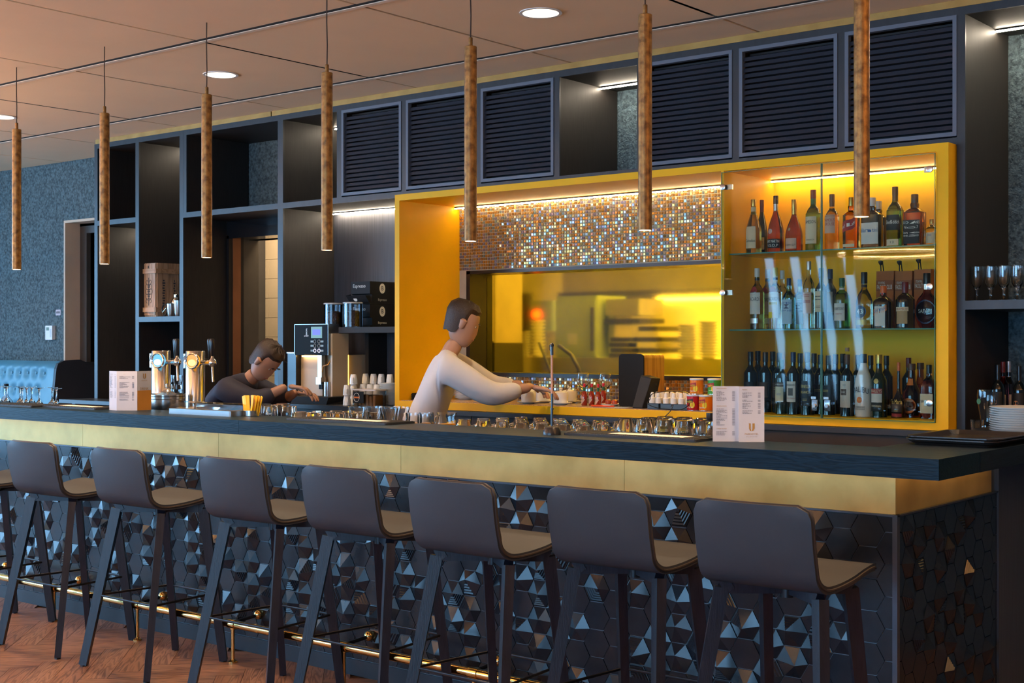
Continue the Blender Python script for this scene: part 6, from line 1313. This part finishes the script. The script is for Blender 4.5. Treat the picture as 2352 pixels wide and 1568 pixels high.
# ------------------------------------------------------------------ banquette, thermostat, sign
bq = thing('banquette', 'blue buttoned leather banquette against the felt wall', 'banquette', (0, 0, 0))
M_bl = mat('blue_leather', (.055, .20, .30), .38, var=.10, scale=7, bump=.1, bscale=300); M_bs = mat('banquette_side', (.020, .022, .028), .5)
XE = -9.50; ZB_, ZT_ = .45, 1.352
btn = []
for r in range(6):
    for c in range(26): btn.append((XE-.16-c*.118-(r % 2)*.059, 1.255-r*.135))
def bqf(u, v):
    x = XE-3.2*(1-u); z = ZB_+(ZT_-ZB_)*v; y = 5.99-.10*(1-v)
    d = 0
    for bx_, bz in btn:
        q = (x-bx_)**2+(z-bz)**2
        if q < .02: d = max(d, math.exp(-q/.0011))
    rnd = .05*max(0, (v-.93)/.07)**2; return (x, y+.028*d+rnd, z)
MB().grid(bqf, 150, 44).build('backrest', M_bl, bq, fix=False)
MB().prism([(6.04, ZT_-.004), (6.05, ZT_+.004), (6.20, ZT_+.010), (6.30, ZT_-.03), (6.36, ZT_-.06), (6.36, 0), (5.885, 0), (5.885, ZB_), (5.985, ZT_-.06), (6.0, ZT_-.02)], XE, XE+.03, 0).build('side_panel', M_bs, bq)
MB().box((XE-3.2, 6.05, 0), (XE, 6.36, ZT_-.01)).build('back_body', M_bs, bq); MB().bevbox((XE-3.2, 5.42, .30), (XE+.02, 5.92, .47), .05, axis=0).build('seat_cushion', M_bl, bq); MB().box((XE-3.2, 5.46, 0), (XE+.01, 5.90, .30)).build('plinth', M_bs, bq)
bm_ = MB().lathe([(.011, 0), (.010, .005), (.001, .008)], 12).mesh('button', M_bl)
for bx_, bz in btn:
    if XE-1.4 < bx_ and bz > .85:
        o = link('button', bm_, bq, (bx_, 5.99-.10*(1-(bz-ZB_)/(ZT_-ZB_))+.020, bz)); o.rotation_euler = (PI/2, 0, 0)
t = thing('thermostat', 'white wall thermostat with a small green display on the felt wall', 'thermostat', ((-10.222-10.085)/2, 6.374, 1.522)); hw = .052
MB().bevbox((-hw, -.03, 0), (hw, 0, .118), .006, axis=1).build('case', M_white, t); MB().box((-.035, -.0312, .078), (.005, -.03, .104)).build('display', mat('lcd_green', (.18, .26, .20), .2), t); MB().box((.018, -.0315, .02), (.038, -.03, .09)).build('key_strip', mat('grey_keys', (.55, .56, .57), .4), t)
t = thing('wall_sticker', 'small pale square sticker above the thermostat', 'sticker', (-10.059, 6.3745, 1.75)); MB().bevbox((-.036, -.0015, -.024), (.036, 0, .024), .008, axis=1).build('plate', pm('sticker_pink', (.55, .45, .48), .5), t); bb = MB()
for k in range(5): bb.box((-.026+.011*k, -.002, -.008), (-.019+.011*k, -.0015, .008+.003*(k % 2)))
bb.build('print', M_ink, t)
# ------------------------------------------------------------------ people behind the bar
def skin_obj(name, pts, edges, radii, m, parent, root=0, sub=2, loose=()):
    me = bpy.data.meshes.new(name); me.from_pydata(pts, edges, []); me.materials.append(m)
    o = bpy.data.objects.new(name, me); C.objects.link(o); o.parent = parent
    md = o.modifiers.new('skin', 'SKIN'); md.use_smooth_shade = True; md.branch_smoothing = .4
    sv = me.skin_vertices[0].data
    for i, r in enumerate(radii): sv[i].radius = r if isinstance(r, tuple) else (r, r); sv[i].use_root = (i == root)
    s2 = o.modifiers.new('sub', 'SUBSURF'); s2.levels = sub; s2.render_levels = sub
    return o
def chain(*names): return list(zip(names, names[1:]))
def person(lab, loc, J, shirt_m, trouser_m, skin_m, hair_m, hand_dirs, head_dir, sleeve=1.0):
    t = thing('person', lab, 'person', loc)
    # body: one continuous skin surface with legs, torso, neck, arms
    nm = ['pelvis', 'belly', 'chest', 'neck', 'jaw', 'shL', 'elL', 'wrL', 'shR', 'elR', 'wrR', 'hipL', 'knL', 'anL', 'toL', 'hipR', 'knR', 'anR', 'toR']
    idx = {n: i for i, n in enumerate(nm)}
    R_ = dict(pelvis=(.125, .09), belly=(.115, .085), chest=(.115, .085), neck=.050, jaw=.048, shL=.054, elL=.038, wrL=.027, shR=.054, elR=.038, wrR=.027, hipL=.085, knL=.058, anL=.04, toL=.035, hipR=.085, knR=.058, anR=.04, toR=.035)
    E_ = chain('pelvis', 'belly', 'chest', 'neck', 'jaw')+chain('chest', 'shL', 'elL', 'wrL')+chain('chest', 'shR', 'elR', 'wrR')+chain('pelvis', 'hipL', 'knL', 'anL', 'toL')+chain('pelvis', 'hipR', 'knR', 'anR', 'toR')
    skin_obj('body', [J[n] for n in nm], [(idx[a], idx[b]) for a, b in E_], [dict(pelvis=(.09, .06), belly=(.08, .06), chest=(.07, .05), shL=.034, shR=.034, hipL=.06, hipR=.06).get(n, R_[n]) for n in nm], skin_m, t)
    def garment(name, nodes, edges, grow, m, over={}):
        ids = {n: i for i, n in enumerate(nodes)}
        P = [over.get(n, J.get(n)) for n in nodes]
        rad = []
        for n in nodes:
            r = R_.get(n, .05); rad.append(tuple(x+grow for x in r) if isinstance(r, tuple) else r+grow)
        return skin_obj(name, P, [(ids[a], ids[b]) for a, b in edges], rad, m, t)
    lerp = lambda a, b, k: tuple(p+(q-p)*k for p, q in zip(a, b))
    oL, oR = lerp(J['elL'], J['wrL'], sleeve-1) if sleeve > 1 else lerp(J['shL'], J['elL'], sleeve), lerp(J['elR'], J['wrR'], sleeve-1) if sleeve > 1 else lerp(J['shR'], J['elR'], sleeve)
    if sleeve > 1:
        nodes = ['pelvis', 'belly', 'chest', 'neckb', 'shL', 'elL', 'cuL', 'shR', 'elR', 'cuR']; R_.update(cuL=.008, cuR=.008, neckb=.030)
        ed = chain('pelvis', 'belly', 'chest', 'neckb')+chain('chest', 'shL', 'elL', 'cuL')+chain('chest', 'shR', 'elR', 'cuR')
    garment('shirt', nodes, ed, .034, shirt_m, dict(cuL=oL, cuR=oR, neckb=lerp(J['chest'], J['neck'], .92)))
    garment('trousers', ['pelvis', 'hipL', 'knL', 'anL', 'hipR', 'knR', 'anR'], chain('pelvis', 'hipL', 'knL', 'anL')+chain('pelvis', 'hipR', 'knR', 'anR'), .020, trouser_m)
    for s_ in 'LR': MB().lathe([(.001, 0), (.045, 0), (.05, .02), (.042, .07), (.001, .08)], 14, flat=1.0).build('shoe', K, t).location = (J['an'+s_][0], J['an'+s_][1], 0)
    # head: shaped skull with face, ears, hair
    h = thing_head(t, J['jaw'], J['head'], head_dir, skin_m, hair_m)
    for s_, hd in zip('LR', hand_dirs): hand(t, J['wr'+s_], hd, skin_m)
    return t
def thing_head(par, jaw, top, fdir, skin_m, hair_m):
    # local frame: z up along the skull, -y facing
    up = (Vector(top)-Vector(jaw)).normalized(); f = Vector(fdir); f = (f-up*f.dot(up)).normalized(); x = f.cross(up)*-1
    Mx = Matrix((( x.x, -f.x, up.x, jaw[0]), (x.y, -f.y, up.y, jaw[1]), (x.z, -f.z, up.z, jaw[2]), (0, 0, 0, 1)))
    def place(o): o.matrix_local = Mx; return o
    b = MB(); n = 28
    prof_ = [(.0, -.035, .0), (.030, -.030, -.018), (.048, -.012, -.012), (.060, .02, -.006), (.068, .06, .0), (.073, .10, .006), (.074, .13, .010), (.066, .165, .012), (.045, .190, .012), (.001, .200, .012)]
    vs = []
    for r, z, yo in prof_:
        for k in range(n):
            a = 2*PI*k/n; cx, cy = math.cos(a), math.sin(a); fl = 1.22 if cy > 0 else 1.10
            nose = .016*math.exp(-((a-1.5*PI)/.16)**2)*math.exp(-((z-.065)/.022)**2)+.004*math.exp(-((a-1.5*PI)/.35)**2)*math.exp(-((z-.022)/.010)**2)-.006*(math.exp(-((a-1.5*PI-.42)/.17)**2)+math.exp(-((a-1.5*PI+.42)/.17)**2))*math.exp(-((z-.095)/.014)**2)
            vs.append(((max(r, .001))*cx, (max(r, .001)*fl+nose)*cy+yo, z))
    m = len(prof_); b.add(vs, [(i*n+k, i*n+(k+1) % n, (i+1)*n+(k+1) % n, (i+1)*n+k) for i in range(m-1) for k in range(n)], 0, True); hd = place(b.build('head', skin_m, par))
    sd = hd.modifiers.new('sub', 'SUBSURF'); sd.levels = 1; sd.render_levels = 1
    for s_ in (-1, 1):
        MB().lathe([(.001, -.009), (.0075, -.006), (.010, 0), (.0075, .006), (.001, .009)], 12, c=(s_*.029, -.056, .094)).build('eye', IW, hd); MB().lathe([(.001, -.004), (.004, -.002), (.0045, 0), (.004, .002), (.001, .004)], 10, c=(s_*.029, -.0640, .094)).build('iris', KBr, hd)
        MB().lathe([(.001, -.030), (.010, -.022), (.013, 0), (.016, .018), (.008, .028), (.001, .030)], 12, c=(s_*.076, .008, .085), flat=1.3).build('ear', skin_m, hd)
        MB().box((s_*.015, -.080, .112), (s_*.040, -.070, .116)).build('eyebrow', hair_m, hd)
    MB().lathe([(.001, -.004), (.012, -.003), (.022, 0), (.012, .003), (.001, .004)], 14, c=(0, -.070, .024), flat=.5).build('mouth', pm('lips', (.35, .12, .10), .4), hd)
    b = MB(); vs = []; hp = [(.070, .075, .012), (.080, .10, .014), (.083, .135, .016), (.076, .175, .018), (.052, .204, .018), (.001, .214, .018)]
    for r, z, yo in hp:
        for k in range(n):
            a = 2*PI*k/n; cx, cy = math.cos(a), math.sin(a); front = max(0, -cy); zz_ = z
            rr_ = r*(1-.0*front); dz = .0
            if z < .14 and front > .25: rr_ = r*.80; 
            vs.append((rr_*cx, rr_*cy*(1.25 if cy > 0 else 1.10)+yo, zz_+.004*math.sin(9*a)-(.05*(1-front) if z < .08 and cy > .1 else 0)))
    m = len(hp); b.add(vs, [(i*n+k, i*n+(k+1) % n, (i+1)*n+(k+1) % n, (i+1)*n+k) for i in range(m-1) for k in range(n)], 0, True); place(b.build('hair', hair_m, par))
    return hd
def hand(par, wr, d, skin_m):
    w = Vector(wr); f = Vector(d).normalized(); side = f.cross(Vector((0, 0, 1)));
    side = side.normalized() if side.length > .1 else Vector((1, 0, 0)); dn = side.cross(f).normalized()
    if dn.z > 0: dn = -dn
    pts = [w, w+f*.035, w+f*.085]; ed = [(0, 1), (1, 2)]; rad = [(.024, .019), (.033, .016), (.036, .014)]
    for k, (o_, l) in enumerate(((-.030, .062), (-.010, .075), (.010, .070), (.029, .055))):
        b0 = w+f*.088+side*o_; p1 = b0+f*l*.45+dn*.006; p2 = b0+f*l*.75+dn*.024; p3 = b0+f*l*.9+dn*.042; i = len(pts)
        pts += [b0, p1, p2, p3]; ed += [(2, i), (i, i+1), (i+1, i+2), (i+2, i+3)]; rad += [.0095, .009, .0085, .007]
    i = len(pts); th = w+f*.03+side*-.036; pts += [th, th+f*.032+side*-.016+dn*.012, th+f*.055+side*-.012+dn*.026]; ed += [(1, i), (i, i+1), (i+1, i+2)]; rad += [.012, .0105, .008]
    skin_obj('hand', [tuple(p) for p in pts], ed, rad, skin_m, par, 1, 1)
SK = mat('skin', (.42, .22, .14), .45, var=.06); HB = mat('dark_hair', (.035, .018, .010), .45, bump=.4, bscale=200)
M_shirt = mat('white_shirt', (.58, .55, .55), .75, var=.05, bump=.1, bscale=30); M_navyc = mat('navy_shirt', (.030, .030, .055), .7, var=.1); M_trs = mat('dark_trousers', (.018, .020, .030), .7)
# person in white leaning over the niche
px1 = at(1005, 5.36)
J = dict(pelvis=(-.04, -.06, .95), belly=(0, -.03, 1.10), chest=(.05, .03, 1.33), neck=(.08, .08, 1.465), jaw=(.105, .11, 1.515), head=(.165, .16, 1.71),
         shL=(-.03, .19, 1.40), elL=(.10, .40, 1.25), wrL=(.27, .46, 1.27), shR=(.19, -.10, 1.38), elR=(.36, .08, 1.22), wrR=(.45, .30, 1.265),
         hipL=(-.09, .03, .90), knL=(-.08, .06, .48), anL=(-.10, .04, .08), toL=(.02, .07, .035), hipR=(.02, -.14, .90), knR=(.05, -.12, .48), anR=(.02, -.14, .08), toR=(.14, -.10, .035))
person('person in a white shirt leaning over the cups in the yellow niche', (px1, 5.30, 0), J, M_shirt, M_trs, SK, HB, ((.9, .45, -.25), (.75, .65, -.2)), (.75, .6, -.35), 1.75)
# person in dark navy bending at the coffee machine
px2 = at(535, 5.25)
J = dict(pelvis=(-.22, .0, .92), belly=(-.16, .02, 1.05), chest=(.0, .06, 1.20), neck=(.09, .10, 1.29), jaw=(.125, .115, 1.325), head=(.27, .15, 1.45),
         shL=(-.05, .22, 1.24), elL=(.10, .33, 1.14), wrL=(.26, .30, 1.20), shR=(.07, -.09, 1.22), elR=(.22, .02, 1.15), wrR=(.34, .16, 1.24),
         hipL=(-.26, .09, .88), knL=(-.22, .10, .47), anL=(-.28, .09, .08), toL=(-.16, .10, .035), hipR=(-.24, -.09, .88), knR=(-.18, -.09, .47), anR=(-.24, -.09, .08), toR=(-.12, -.08, .035))
person('person in dark navy bending forward beside the coffee machine', (px2, 5.22, 0), J, M_navyc, M_trs, SK, HB, ((.9, .3, -.1), (.8, .5, -.1)), (.8, .15, -.6), 1.6)
